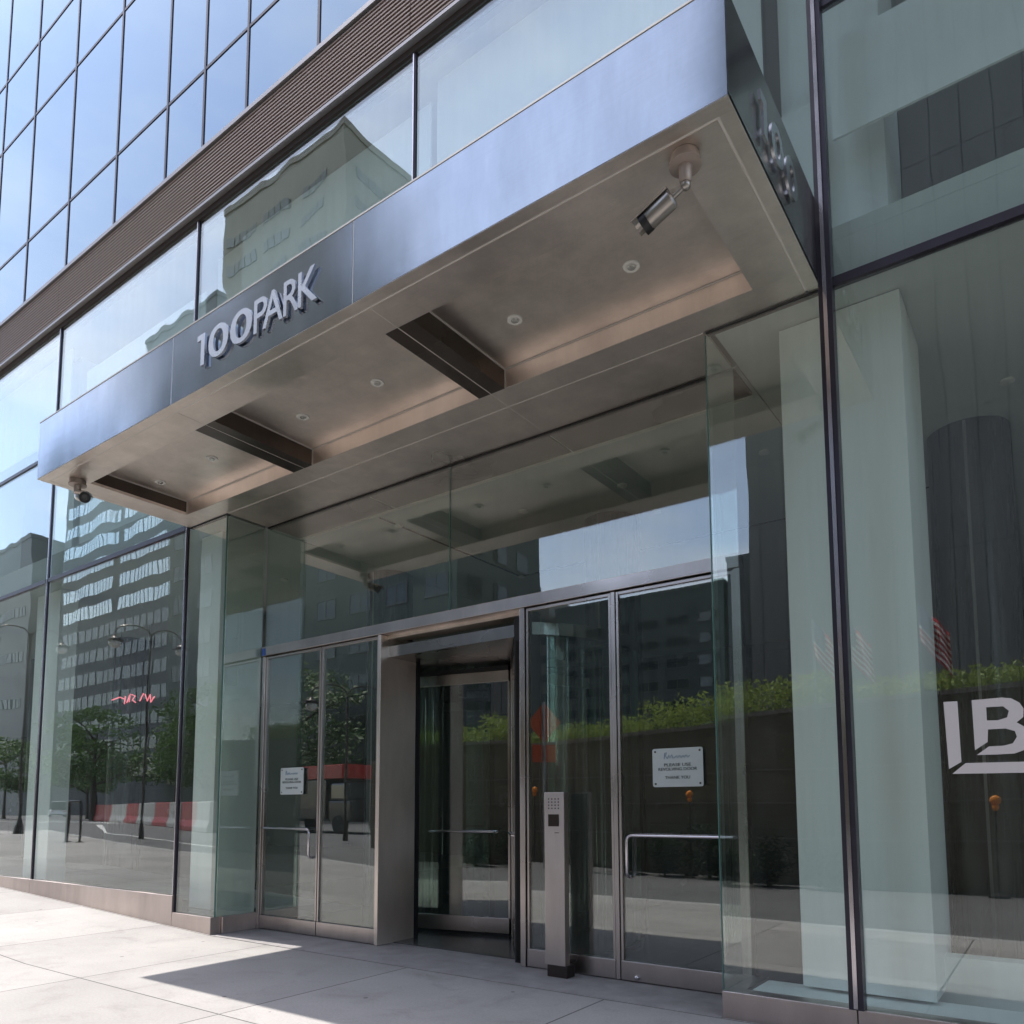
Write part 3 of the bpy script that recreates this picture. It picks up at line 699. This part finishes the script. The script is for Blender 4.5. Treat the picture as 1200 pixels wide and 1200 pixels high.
def leaves(m, centres, n, size, spread):
    bm = m.bm
    for c in centres:
        for _ in range(n):
            while True:
                d = Vector((random.uniform(-1,1),random.uniform(-1,1),random.uniform(-1,1)))
                if d.length < 1: break
            p = Vector(c) + Vector((d.x*spread[0], d.y*spread[1], d.z*spread[2]))
            a = Vector((random.gauss(0,1),random.gauss(0,1),random.gauss(0,1))).normalized(); b = a.orthogonal().normalized(); s = size*random.uniform(.6,1.3)
            vs = [bm.verts.new(p + a*s), bm.verts.new(p + b*s*.45), bm.verts.new(p - a*s), bm.verts.new(p - b*s*.45)]
            bm.faces.new(vs)

def wall_top(x): return 2.62 + (x+19.5)*.04      # ramp wall rises to the right
VW = thing('viaduct_wall', 'long brown stone ramp wall across the street topped with planting', 'wall')
m = MB(); bm = m.bm
x0, x1, y0, y1 = -17.3, 30, -13.4, -10.2
v = [bm.verts.new(p) for p in ((x0,y0,-.4),(x1,y0,-.4),(x1,y1,-.4),(x0,y1,-.4),(x0,y0,wall_top(x0)),(x1,y0,wall_top(x1)),(x1,y1,wall_top(x1)),(x0,y1,wall_top(x0)))]
for f in ((0,3,2,1),(4,5,6,7),(0,1,5,4),(1,2,6,5),(2,3,7,6),(3,0,4,7)): bm.faces.new([v[i] for i in f])
m.build('wall_body', M['viaduct'], VW)
m = MB(); bm = m.bm
for (dz0, dz1, yy) in ((0.003,.09,-10.13),):
    v = [bm.verts.new(p) for p in ((x0,-10.6,wall_top(x0)+dz0),(x1,-10.6,wall_top(x1)+dz0),(x1,yy,wall_top(x1)+dz0),(x0,yy,wall_top(x0)+dz0),(x0,-10.6,wall_top(x0)+dz1),(x1,-10.6,wall_top(x1)+dz1),(x1,yy,wall_top(x1)+dz1),(x0,yy,wall_top(x0)+dz1))]
    for f in ((0,3,2,1),(4,5,6,7),(0,1,5,4),(1,2,6,5),(2,3,7,6),(3,0,4,7)): bm.faces.new([v[i] for i in f])
m.build('coping', M['coping'], VW)
m = MB()
for z in (.75, 1.45, 2.1): m.box(x0, x1, -10.195, -10.17, z, z+.03)
m.build('string_course', M['coping'], VW)
hl = ['clipped light green hedge on the ramp wall beyond the left door', 'clipped light green hedge on the ramp wall facing the revolving door', 'fuller light green hedge on the ramp wall facing the right door', 'light green hedge behind the flags on the ramp wall', 'light green hedge on the ramp wall at its tall end']
for i, (a, b, h) in enumerate(((-15.8,-11.2,.45),(-10.9,-8.6,.5),(-8.4,-3.6,.85),(-3.4,1.6,.5),(1.9,9,.6))):
    c = []; k = a
    while k < b:
        for yy in (-11.0,-11.5,-12.1):
            c.append((k, yy, wall_top(k)+.10+h*.5*random.uniform(.8,1.15)))
        k += .22
    m = MB(); leaves(m, c, 62, .062, (.24,.35,h*.55)); o = m.build('hedge', M['hedge']); tag(o, hl[i], 'hedge', 'hedges on the ramp wall')

# flags
def flag_mat():
    m, nt, out = new_mat('striped_flag'); L = nt.links
    p = N(nt, 'ShaderNodeBsdfPrincipled'); p.inputs['Roughness'].default_value=.8
    uv = N(nt, 'ShaderNodeUVMap'); sp = N(nt, 'ShaderNodeSeparateXYZ'); L.new(uv.outputs[0], sp.inputs[0])
    a = N(nt, 'ShaderNodeMath', operation='MULTIPLY'); L.new(sp.outputs[1], a.inputs[0]); a.inputs[1].default_value=6.5
    f = N(nt, 'ShaderNodeMath', operation='FRACT'); L.new(a.outputs[0], f.inputs[0])
    g = N(nt, 'ShaderNodeMath', operation='GREATER_THAN'); L.new(f.outputs[0], g.inputs[0]); g.inputs[1].default_value=.5
    mx = N(nt, 'ShaderNodeMix', data_type='RGBA'); L.new(g.outputs[0], mx.inputs[0]); mx.inputs[6].default_value=(.50,.02,.04,1); mx.inputs[7].default_value=(.85,.84,.82,1)
    c1 = N(nt, 'ShaderNodeMath', operation='LESS_THAN'); L.new(sp.outputs[0], c1.inputs[0]); c1.inputs[1].default_value=.4
    c2 = N(nt, 'ShaderNodeMath', operation='GREATER_THAN'); L.new(sp.outputs[1], c2.inputs[0]); c2.inputs[1].default_value=.46
    c = N(nt, 'ShaderNodeMath', operation='MULTIPLY'); L.new(c1.outputs[0], c.inputs[0]); L.new(c2.outputs[0], c.inputs[1])
    vo = N(nt, 'ShaderNodeTexVoronoi', i_Scale=16.0); vo.inputs['Randomness'].default_value=.1; L.new(uv.outputs[0], vo.inputs['Vector'])
    st = N(nt, 'ShaderNodeMath', operation='LESS_THAN'); L.new(vo.outputs['Distance'], st.inputs[0]); st.inputs[1].default_value=.25
    cb = N(nt, 'ShaderNodeMix', data_type='RGBA'); L.new(st.outputs[0], cb.inputs[0]); cb.inputs[6].default_value=(.03,.05,.18,1); cb.inputs[7].default_value=(.75,.75,.75,1)
    m2 = N(nt, 'ShaderNodeMix', data_type='RGBA'); L.new(c.outputs[0], m2.inputs[0]); L.new(mx.outputs[2], m2.inputs[6]); L.new(cb.outputs[2], m2.inputs[7])
    L.new(m2.outputs[2], p.inputs['Base Color']); L.new(p.outputs[0], out.inputs[0]); return m
M['flag'] = flag_mat(); M['pole'] = pm('pole_metal', (.35,.35,.35), .35, .8)
def flag(x, y, label):
    z = wall_top(x)
    t = thing('flag', label, 'flag', 'striped flags on the ramp wall', loc=(x, y, z), rz=R(8)); t.scale = (1.2,1.2,1.2)
    MB().tube([(0,0,.05),(0,0,1.62)], .018, 8).build('flag_pole', M['pole'], t, smooth=True)
    nx, nz = 26, 14; m = MB(); bm = m.bm; uvl = bm.loops.layers.uv.new('UVMap'); G = []
    for i in range(nx+1):
        u = i/nx; row = []
        for j in range(nz+1):
            w = j/nz; fold = math.sin(u*11 + w*1.2)*.05*(.3+u)
            # limp flag: swings down from its top corner
            X = .02 + u*.42 + fold*.4; Z = 1.58 - (1-w)*.62 - u*.62*(1-.15*w); Y = fold + .04*math.sin(u*5+w*3)
            row.append((bm.verts.new((X, Y, Z)), u, w))
        G.append(row)
    for i in range(nx):
        for j in range(nz):
            q = [G[i][j],G[i+1][j],G[i+1][j+1],G[i][j+1]]; f = bm.faces.new([k[0] for k in q])
            for lp, k in zip(f.loops, q): lp[uvl].uv = (k[1], k[2])
    o = m.build('cloth', M['flag'], t, smooth=True); sd = o.modifiers.new('s','SOLIDIFY'); sd.thickness=.004
flag(-4.05,-10.9,'limp striped flag on the ramp wall, leftmost of the three'); flag(-3.45,-10.95,'limp striped flag on the ramp wall, middle of the three'); flag(-2.1,-10.9,'limp striped flag on the ramp wall, rightmost of the three')

# warning lamps along the wall
M['orange'] = pm('orange_lens', (.95,.30,.03), .3)
def wlamp(x, y, z, label):
    t = thing('warning_lamp', label, 'lamp', 'orange warning lamps on posts along the wall', loc=(x, y, -.14))
    MB().lathe((0,0,0), [(.15,0),(.15,.04),(.03,.08)], 16).build('base', M['black'], t)
    MB().tube([(0,0,.06),(0,0,z+.0)], .016, 8).build('post', M['bronze'], t)
    MB().lathe((0,0,z), [(.03,0),(.05,.04),(.05,.09)], 12).build('battery_case', M['orange'], t)
    MB().ball((0,0,z+.17), .085, 2, (1,.5,1)).build('lens', M['orange'], t, smooth=True)
for a in ((-14.25,-9.9,1.42,'orange warning lamp on a thin post by the low end of the ramp wall'),(-11.07,-9.9,1.80,'tallest orange warning lamp along the ramp wall'),(-6.85,-9.9,1.62,'orange warning lamp by the ramp wall opposite the right door'),(-.98,-9.9,1.42,'orange warning lamp by the ramp wall at the tall end')): wlamp(*a)

# signs on posts
M['orangesign'] = pm('orange_sign_face', (.75,.13,.04), .5); M['signback'] = pm('sign_back', (.45,.48,.50), .5, .3)
t = thing('roadwork_sign', 'orange red diamond roadwork sign on a pole by the ramp wall', 'road sign', loc=(-10.15,-9.0,-.14))
MB().tube([(0,0,0),(0,0,4.05)], .03, 8).build('pole', M['pole'], t)
MB().plate([(0,3.05),(.42,3.55),(0,4.05),(-.42,3.55)], [], .06, .02).rot(Matrix.Rotation(R(150),4,'Z')).build('sign_face', M['orangesign'], t)
MB().plate([(-.3,2.6),(.3,2.6),(.3,3.02),(-.3,3.02)], [], .06, .02).rot(Matrix.Rotation(R(150),4,'Z')).build('sign_face', M['orangesign'], t)
t = thing('street_sign', 'pale backs of two stacked traffic signs on a pole', 'road sign', loc=(-13.3,-9.2,-.14))
MB().tube([(0,0,0),(0,0,5.4)], .03, 8).build('pole', M['pole'], t)
MB().box(-.32,.30,.04,.06,4.75,5.35).build('sign_plate', M['signback'], t); MB().box(-.2,.22,.04,.06,4.0,4.7).build('sign_plate', M['signback'], t)
# parked dark van and motor scooters by the wall
M['carpaint'] = pm('dark_car_paint', (.02,.02,.022), .2, .3, .1, 2, coat=.5); M['carwhite'] = pm('white_car_paint', (.72,.73,.74), .25, 0, .05, 2, coat=.5)
M['carred'] = pm('red_truck_paint', (.5,.03,.025), .3, 0, .1, 2); M['tyre'] = pm('tyre', (.02,.02,.02), .8)
M['carglass'] = glass('car_glass', None, f0=.15, wav=.001, back=(.02,.025,.03))
M['lampred'] = pm('tail_lamp', (.5,.02,.02), .2); M['headlamp'] = pm('head_lamp', (.75,.75,.72), .15, .3)
def car(label, loc, rz, paint, L_=4.6, W=1.8, H=1.45, van=False):
    t = thing('parked_car', label, 'car', 'cars in the street', loc=loc, rz=rz)
    def side(pts, w, nm, mat, inset=0):
        m = MB(); bm = m.bm
        A = [bm.verts.new((p[0], -w/2+(inset if p[1] > .9 else 0), p[1])) for p in pts]; B_ = [bm.verts.new((p[0], w/2-(inset if p[1] > .9 else 0), p[1])) for p in pts]
        bm.faces.new(A); bm.faces.new(B_[::-1]); n = len(pts)
        for i in range(n): bm.faces.new((A[i],B_[i],B_[(i+1)%n],A[(i+1)%n]))
        return m.build(nm, mat, t, .04, True)
    h = L_/2
    side([(-h,.35),(-h+.05,.75),(-h+.25,.95),(-h+.9,.99),(h-1.25,.97),(h-.2,.80),(h,.6),(h,.35),(h-.3,.25),(-h+.3,.25)], W, 'body', M[paint])
    if van: cab = [(-h+.05,.97),(-h+.12,H-.08),(-h+.4,H),(h-1.5,H),(h-.75,.97)]
    else: cab = [(-h+.55,.97),(-h+1.1,H-.04),(-h+1.5,H),(h-2.0,H-.02),(h-1.15,.97)]
    c = side(cab, W-.1, 'cabin', M['carglass'], .09)
    rf = [(cab[1][0]+.02,H-.03),(cab[2][0],H+.02),(cab[3][0],H+.02),(cab[3][0]+.12,H-.05)]
    side(rf, W-.24, 'roof', M[paint])
    for sx in (-h+.85, h-.85):
        for sy in (-1, 1):
            w = MB().tube([(sx, sy*(W/2-.2), .33),(sx, sy*(W/2+.01), .33)], .33, 24).build('wheel', M['tyre'], t, smooth=True)
            MB().tube([(sx, sy*(W/2+.0), .33),(sx, sy*(W/2+.02), .33)], .19, 16).build('rim', M['pole'], w, smooth=True)
    for sy in (-1,1):
        MB().ball((h-.08, sy*(W/2-.3), .70), .11, 2, (.6,1.4,.6)).build('headlight', M['headlamp'], t, smooth=True)
        MB().box(-h-.01,-h+.06, sy*(W/2-.25)-.12, sy*(W/2-.25)+.12, .66,.80).build('tail_light', M['lampred'], t)
    return t
M['shrub'] = leaf_mat('dark_shrub_leaf', (.012,.022,.010), (.04,.06,.025))
bl = ['leftmost dark shrub at the foot of the ramp wall', 'wide dark shrub at the foot of the ramp wall', 'tallest dark shrub at the foot of the ramp wall', 'low dark shrub right of the tallest at the foot of the ramp wall', 'round dark shrub at the foot of the ramp wall', 'rightmost dark shrub at the foot of the ramp wall']
for i, (x, y, r) in enumerate(((-8.3,-9.6,.5),(-7.3,-9.5,.62),(-6.3,-9.6,.72),(-5.5,-9.4,.42),(-4.7,-9.6,.62),(-3.6,-9.5,.5))):
    m = MB(); cs = [(random.gauss(0,.3)*r, random.gauss(0,.25)*r, r*random.uniform(.3,1.35)) for _ in range(26)]
    leaves(m, cs, 60, .05, (r*.45, r*.4, r*.35)); m.tube([(0,0,0),(0,.02,r)], .03, 6)
    o = m.build('shrub', M['shrub']); o.location = (x, y, -.14); tag(o, bl[i], 'shrub', 'dark shrubs along the ramp wall')
car('white car beyond the barriers at the crossing', (-86,-38,.16), R(20), 'carwhite')
car('white van in the far traffic left of the barriers', (-118,-46,.16), R(200), 'carwhite', 5.2, 2, 2.1, True)
# red delivery truck seen in the left door glass
t = thing('delivery_truck', 'box truck with a red stripe standing across the street left of the ramp wall', 'truck', loc=(-30.5,-19.5,.16), rz=R(6))
MB().box(-3.6,1.9,-1.15,1.15,.7,2.55).build('cargo_box', M['carpaint'], t, .03); MB().box(-3.9,3.2,-1.17,1.17,2.60,3.25).build('stripe', M['carred'], t, .03)
MB().box(2.0,3.8,-1.1,1.1,.6,1.6).build('cab', M['carpaint'], t, .1); MB().box(2.1,3.5,-1.05,1.05,1.6,2.4).build('windscreen', M['carglass'], t, .1)
for sx in (-2.6, 2.9):
    for sy in (-1,1): MB().tube([(sx, sy*.9, .45),(sx, sy*1.17, .45)], .45, 20).build('wheel', M['tyre'], t, smooth=True)

# red and white water barriers
M['barred'] = pm('red_plastic', (.36,.025,.03), .45, 0, .15, 1); M['barwhite'] = pm('white_plastic', (.42,.40,.37), .5, 0, .2, 1)
BP = [(-80,-33.4),(-72,-30.8),(-64.5,-28.3),(-58,-26.1),(-52.5,-24.2),(-47.5,-22.4),(-43,-20.7),(-38.8,-19),(-35,-17.4)]
names = ['leftmost', 'second', 'third', 'fourth', 'fifth', 'sixth', 'seventh', 'eighth', 'ninth']
for i in range(len(BP)-1):
    a, b = Vector((*BP[i],0)), Vector((*BP[i+1],0)); c = (a+b)/2; d = b-a; ln = d.length-.06; cname = 'red' if i % 2 == 0 else 'white'
    t = thing('road_barrier', f'{cname} plastic water barrier, {names[i]} from the left in the barrier line', 'barrier', 'red and white water barriers in the street', loc=(c.x, c.y, .16), rz=math.atan2(d.y, d.x))
    m = MB(); bm = m.bm; prof = [(-.35,0),(-.35,.25),(-.22,.6),(-.18,1.6),(.18,1.6),(.22,.6),(.35,.25),(.35,0)]
    A = [bm.verts.new((-ln/2,p[0],p[1])) for p in prof]; B_ = [bm.verts.new((ln/2,p[0],p[1])) for p in prof]
    bm.faces.new(A); bm.faces.new(B_[::-1])
    for k in range(8): bm.faces.new((A[k],B_[k],B_[(k+1)%8],A[(k+1)%8]))
    m.build('shell', M['barred' if i % 2 == 0 else 'barwhite'], t, .05)
    MB().tube([(ln*.3,0,1.59),(ln*.3,0,1.65)], .09, 10).build('filler_cap', M['black'], t)

# street posts near the kerb
t = thing('bike_rack', 'dark hoop bike rack standing on the far left pavement', 'bike rack', loc=(-26.8,-7.05,.3))
MB().tube([(-.42,0,0),(-.42,0,1.2),(-.36,0,1.32),(.36,0,1.32),(.42,0,1.2),(.42,0,0)], .045, 10).build('hoop', M['bronze'], t, smooth=True)
MB().lathe((-.42,0,0), [(.12,0),(.12,.02)], 14).build('foot_plate', M['bronze'], t); MB().lathe((.42,0,0), [(.12,0),(.12,.02)], 14).build('foot_plate', M['bronze'], t)
# twin street lamps
M['lampglobe'] = pm('lamp_globe', (.75,.76,.74), .2)
def lamp(loc, rz, h, label):
    t = thing('street_lamp', label, 'street lamp', 'twin headed street lamps', loc=loc, rz=rz)
    MB().lathe((0,0,0), [(.22,0),(.18,.3),(.07,.7),(.05,1.0),(.035,h)] if h > 8.5 else [(.10,0),(.09,.4),(.05,.8),(.035,h)], 14).build('pole', M['bronze'], t, smooth=True)
    for s in (-1,1):
        P = [(s*.02,0,h-.3)] + [(s*(.65-.65*math.cos(R(a))), 0, h+.25*math.sin(R(a))*1.6) for a in range(0,181,20)]
        MB().tube(P, .03, 8).build('arm', M['bronze'], t, smooth=True)
        MB().lathe((s*1.3,0,h-.55), [(.04,.5),(.10,.38),(.26,.30),(.28,.22)][::-1], 14).build('shade', M['bronze'], t, smooth=True)
        MB().ball((s*1.3,0,h-.42), .23, 2, (1,1,.85)).build('globe', M['lampglobe'], t, smooth=True)
lamp((-30.2,-11.2,.16), R(100), 8.2, 'tall twin headed street lamp in front of the ribbon windowed tower')
lamp((-21.8,-13.2,.16), R(125), 5.4, 'shorter twin headed street lamp mirrored in the left door')

lamp((-38.5,-10.0,.3), R(100), 9.0, 'street lamp standing on the pavement at the far left end')
# trees
def tree(label, loc, h, r, src=None):
    t = thing('street_tree', label, 'tree', 'street trees beyond the crossing', loc=loc, rz=random.uniform(0,6))
    m = MB(); m.tube([(0,0,-.2),(.05,.03,h*.25),(0,.1,h*.5),(.1,0,h*.8)], [h*.035,h*.026,h*.018,h*.006], 8)
    for k in range(7):
        a = k*2.4; z = h*(.32+.07*k); m.tube([(0,.05,z),(math.cos(a)*r*.4,math.sin(a)*r*.4,z+h*.10),(math.cos(a)*r*.8,math.sin(a)*r*.8,z+h*.16)], [h*.012,h*.008,h*.003], 6)
    m.build('trunk', M['bark'], t)
    m = MB(); cs = []
    for k in range(46):
        a = random.uniform(0,6.28); q = math.sqrt(random.random()); z = random.uniform(.34,1.0); w = math.sin(math.pi*min(1,(z-.25)/.8))**.6
        cs.append((math.cos(a)*r*q*w, math.sin(a)*r*q*w, h*z))
    leaves(m, cs, 85, h*.022, (r*.30,r*.30,h*.075)); m.build('crown', M['tree'], t)
    return t
tp = tree('broad green street tree, nearest to the left end of the barriers', (-80,-33,.16), 11, 5.0)
for x, y, s, lb in ((-72,-37,.9,'green street tree behind the middle of the barriers'),(-64,-35,.85,'green street tree behind the right half of the barriers'),(-57,-32,1.0,'tall green street tree at the right end of the barriers'),
                    (-52,-34,1.15,'largest green street tree right of the barriers'),(-92,-38,.8,'green street tree left of the barriers near the crossing'),(-104,-34,.85,'farthest green street tree near the left buildings')):
    dup(tp, (x,y,.16), random.uniform(0,6), lb, s)

# buildings across
def bmat(name, c, joints=None, jc=None, rough=.6):
    m, nt, out = new_mat(name); L = nt.links
    b = N(nt, 'ShaderNodeBsdfPrincipled'); b.inputs['Roughness'].default_value = rough
    p = coords(nt)
    n = N(nt, 'ShaderNodeTexNoise', i_Scale=.25, i_Detail=6.0); L.new(p, n.inputs['Vector'])
    mx = N(nt, 'ShaderNodeMix', data_type='RGBA'); mx.inputs[6].default_value=(*[k*.8 for k in c],1); mx.inputs[7].default_value=(*[k*1.2 for k in c],1); L.new(n.outputs['Fac'], mx.inputs[0])
    o = mx.outputs[2]
    if joints:
        sw = N(nt, 'ShaderNodeSeparateXYZ'); L.new(p, sw.inputs[0]); cmb = N(nt, 'ShaderNodeCombineXYZ')
        ad = N(nt, 'ShaderNodeMath', operation='ADD'); L.new(sw.outputs[0], ad.inputs[0]); L.new(sw.outputs[1], ad.inputs[1])
        L.new(ad.outputs[0], cmb.inputs[0]); L.new(sw.outputs[2], cmb.inputs[1])
        br = N(nt, 'ShaderNodeTexBrick', offset=0, squash=1); br.inputs['Scale'].default_value=1; br.inputs['Mortar Size'].default_value=.035; br.inputs['Brick Width'].default_value=joints[0]; br.inputs['Row Height'].default_value=joints[1]
        br.inputs['Mortar'].default_value=(*jc,1); L.new(cmb.outputs[0], br.inputs['Vector']); L.new(o, br.inputs['Color1']); L.new(o, br.inputs['Color2']); o = br.outputs['Color']
    L.new(o, b.inputs['Base Color']); L.new(b.outputs[0], out.inputs[0]); return m
M['b_dark'] = bmat('dark_slate_facade', (.05,.058,.065)); M['b_teal'] = bmat('dark_brick_facade', (.055,.075,.068))
M['b_tan'] = bmat('tan_brick_facade', (.30,.27,.20)); M['b_grey'] = bmat('grey_stone_facade', (.24,.25,.24)); M['b_granite'] = bmat('dark_granite_facade', (.10,.095,.088), (1.6,8.2), (.012,.012,.012), .35)
M['win_bright'] = glass('sky_lit_windows', None, f0=.55, wav=.01, gtint=(.9,1,1), back=(.45,.50,.50))  # pale backing colour adds the look of mirrored sky to the upper rows
M['win_dark'] = glass('dark_windows', None, f0=.07, wav=.004, back=(.03,.045,.045))
M['win_shaded'] = glass('shaded_windows', None, f0=.10, wav=.01, back=(.075,.10,.10))  # darker copy for the tower's lower rows, their shade put into the colour
M['win_tan'] = glass('tan_tower_windows', None, f0=.06, wav=.004, back=(.15,.15,.125))
M['win_frame'] = pm('grey_window_frame', (.12,.13,.12), .5)
def building(label, x0, x1, y0, y1, h, wall, kind, fl=4.0, cols=9, wmat='win_dark', side=True, z0=6, fh=1.9, fw=.7, tank=False):
    t = thing('distant_building', label, 'building', 'buildings across the street')
    BX('wall', M[wall], t, x0, x1, y0, y1, -.5, h)
    BX('parapet', M[wall], t, x0-.15, x1+.15, y0-.15, y1+.15, h+.002, h+.9)
    n = int((h-z0)/fl)
    if kind == 'ribbon' and wmat == 'win_bright':
        for k in range(1, 8):
            z = z0 - k*fl; m = MB(); q = x0+1
            while q+2.2 < x1: m.box(q, q+1.9, y1+.02, y1+.08, z, z+fh); q += 2.3
            m.build('window_row', M['win_shaded'], t)
    if kind == 'ribbon':
        for k in range(n):
            z = z0 + k*fl
            nseg = 3
            for s in range(nseg):
                a = x0+1 + (x1-x0-2)*s/nseg + (.6 if s else 0); b = x0+1 + (x1-x0-2)*(s+1)/nseg - .6
                m = MB(); q = a; 
                while q+1.25 < b: m.box(q, q+1.0, y1+.02, y1+.10, z, z+fh); q += 1.25
                m.build('window_row', M[wmat], t)
            if side:
                m = MB(); q = y0+1
                while q+1.25 < y1-1: m.box(x1+.02, x1+.10, q, q+1.0, z, z+fh); q += 1.25
                m.build('window_row', M[wmat], t)
    else:
        mesh = None; sp = (x1-x0)/cols; w = sp*fw
        cnt = 0
        for k in range(n):
            for c in range(cols):
                if cnt >= 100: break
                X = x0 + sp*(c+.5); Z = z0+k*fl+fh/2
                if mesh is None:
                    o = MB().box(-w/2-.1,w/2+.1,0,.08,-fh/2-.1,-fh/2).box(-w/2-.1,w/2+.1,0,.08,fh/2,fh/2+.1).box(-w/2-.1,-w/2,0,.08,-fh/2,fh/2).box(w/2,w/2+.1,0,.08,-fh/2,fh/2).box(-.04,.04,.03,.07,-fh/2,fh/2).build('window', M['win_frame'], t)
                    g = MB().box(-w/2,w/2,.0,.03,-fh/2,fh/2).build('pane', M[wmat], o); mesh = (o, g)
                    o.location = (X, y1+.003, Z)
                else:
                    o = mesh[0].copy(); col.objects.link(o); o.parent = t; o.location = (X, y1+.003, Z)
                    g = mesh[1].copy(); col.objects.link(g); g.parent = o
                cnt += 1
        if side:
            m = MB()
            for k in range(n):
                q = y0+2
                while q+2 < y1: m.box(x1+.01, x1+.08, q, q+1.8, z0+k*fl, z0+k*fl+fh); q += 3.4
            m.build('side_windows', M[wmat], t)
    if tank:
        m = MB(); cx, cy = (x0+x1)/2, (y0+y1)/2
        m.lathe((cx,cy,h+2.5), [(2,0),(2,3.6),(.1,4.9)], 16)
        for sx in (-1.3,1.3):
            for sy in (-1.3,1.3): m.tube([(cx+sx,cy+sy,h),(cx+sx,cy+sy,h+2.6)], .15, 6)
        m.build('water_tank', M['bronze'], t)
    return t
building('dark slate office tower with bright ribbon windows beyond the far left glass', -153,-92,-78,-60,63,'b_dark','ribbon',4.1,wmat='win_bright', fh=2.2, z0=35.5)
building('tan tower with a flat roof mirrored in the glass band above the canopy', -87.6,-64,-61,-50,80.6,'b_tan','ribbon',3.9,wmat='win_tan',side=True, z0=40, fh=1.3)
building('grey stone block between the slate tower and the tan tower', -166,-137,-92,-80,107,'b_grey','punched',6,5,side=False,z0=60)
building('dark brick apartment house with wide windows mirrored in the transom glass', -80,-39.2,-52,-40,40,'b_teal','punched',3.7,9,side=True,z0=4, fh=1.7, fw=.55)
building('very tall dark granite slab mirrored at the right', -16.6,42,-75,-45,68,'b_granite','ribbon',8.2,wmat='win_dark', side=False, z0=200)
building('pale low block at the far left corner', -270,-162,-90,-58,54,'b_grey','ribbon',9,wmat='win_dark', side=False, z0=12)
building('low grey rooftop block with a water tank between the dark buildings', -112,-96,-150,-140,49,'b_granite','punched',4.5,4,side=True,z0=12,tank=True)
building('wide brown rooftop block in the sky gap between the dark buildings', -94,-54,-152,-140,46,'b_teal','punched',4.5,6,side=False,z0=12)
building('narrow dark rooftop block in the sky gap beside the granite slab', -53,-38,-150,-140,50,'b_dark','punched',4.5,4,side=False,z0=12,tank=True)

# ------------------------------------------------------------------ light
k = Vector((.456,.025,-1))
sun = bpy.data.lights.new('sun', 'SUN'); sun.energy = 2.25; sun.angle = R(.53); sun.color = (1,.96,.90)
so = bpy.data.objects.new('sun', sun); col.objects.link(so); so.rotation_euler = k.to_track_quat('-Z','Y').to_euler(); so.location = (-20,-5,40)
W = bpy.data.worlds.new('World'); S.world = W; W.use_nodes = True; nt = W.node_tree; nt.nodes.clear(); L = nt.links
wo = N(nt, 'ShaderNodeOutputWorld'); bg = N(nt, 'ShaderNodeBackground'); bg.inputs['Strength'].default_value = .15
sk = N(nt, 'ShaderNodeTexSky'); sk.sky_type = 'NISHITA'; sk.sun_disc = False
sk.sun_elevation = math.atan2(1, math.hypot(k.x,k.y)); sk.sun_rotation = math.atan2(-k.x, -k.y) % (2*math.pi)
sk.air_density = 1.0; sk.dust_density = 1.2; sk.ozone_density = 1.2
tc = N(nt, 'ShaderNodeTexCoord'); mp = N(nt, 'ShaderNodeMapping'); mp.inputs['Scale'].default_value=(1.0,1.0,2.6); mp.inputs['Location'].default_value=(.35,.1,.0)
L.new(tc.outputs['Generated'], mp.inputs['Vector'])
cn = N(nt, 'ShaderNodeTexNoise', i_Scale=2.3, i_Detail=8.0, i_Roughness=.55); L.new(mp.outputs[0], cn.inputs['Vector'])
cm = N(nt, 'ShaderNodeMapRange'); cm.inputs['From Min'].default_value=.46; cm.inputs['From Max'].default_value=.70; cm.inputs['To Min'].default_value=.12; cm.inputs['To Max'].default_value=.5; L.new(cn.outputs['Fac'], cm.inputs['Value'])
cx = N(nt, 'ShaderNodeMix', data_type='RGBA'); L.new(cm.outputs['Result'], cx.inputs[0]); L.new(sk.outputs[0], cx.inputs[6]); cx.inputs[7].default_value=(7.6,7.1,6.6,1)
L.new(cx.outputs[2], bg.inputs['Color']); L.new(bg.outputs[0], wo.inputs[0])

# ------------------------------------------------------------------ camera
f_, cx_, cy_, yaw, pitch, roll = 894.9, 612.89, 861.24, .616668, .0936462, -.0043956
F = Vector((-math.sin(yaw)*math.cos(pitch), math.cos(yaw)*math.cos(pitch), math.sin(pitch)))
r0 = Vector((math.cos(yaw), math.sin(yaw), 0)); u0 = r0.cross(F)
rr = r0*math.cos(roll) + u0*math.sin(roll); uu = -r0*math.sin(roll) + u0*math.cos(roll)
cd = bpy.data.cameras.new('camera'); co = bpy.data.objects.new('camera', cd); col.objects.link(co)
Mw = Matrix((rr, uu, -F)).transposed().to_4x4(); Mw.translation = Vector((0, -5.0499, 1.4)); co.matrix_world = Mw
cd.sensor_width = 36; cd.sensor_fit = 'HORIZONTAL'; cd.lens = f_/1200*36
cd.shift_x = (600-cx_)/1200; cd.shift_y = (cy_-600)/1200; cd.clip_end = 3000; cd.clip_start = .05
S.camera = co
S.view_settings.view_transform = 'Standard'; S.view_settings.look = 'None'; S.view_settings.exposure = 1.5; S.view_settings.gamma = 1
S.render.engine = 'CYCLES'
c = S.cycles; c.use_denoising = True; c.max_bounces = 14; c.transparent_max_bounces = 32; c.glossy_bounces = 8; c.diffuse_bounces = 5; c.transmission_bounces = 8
c.sample_clamp_indirect = 6; c.caustics_reflective = False
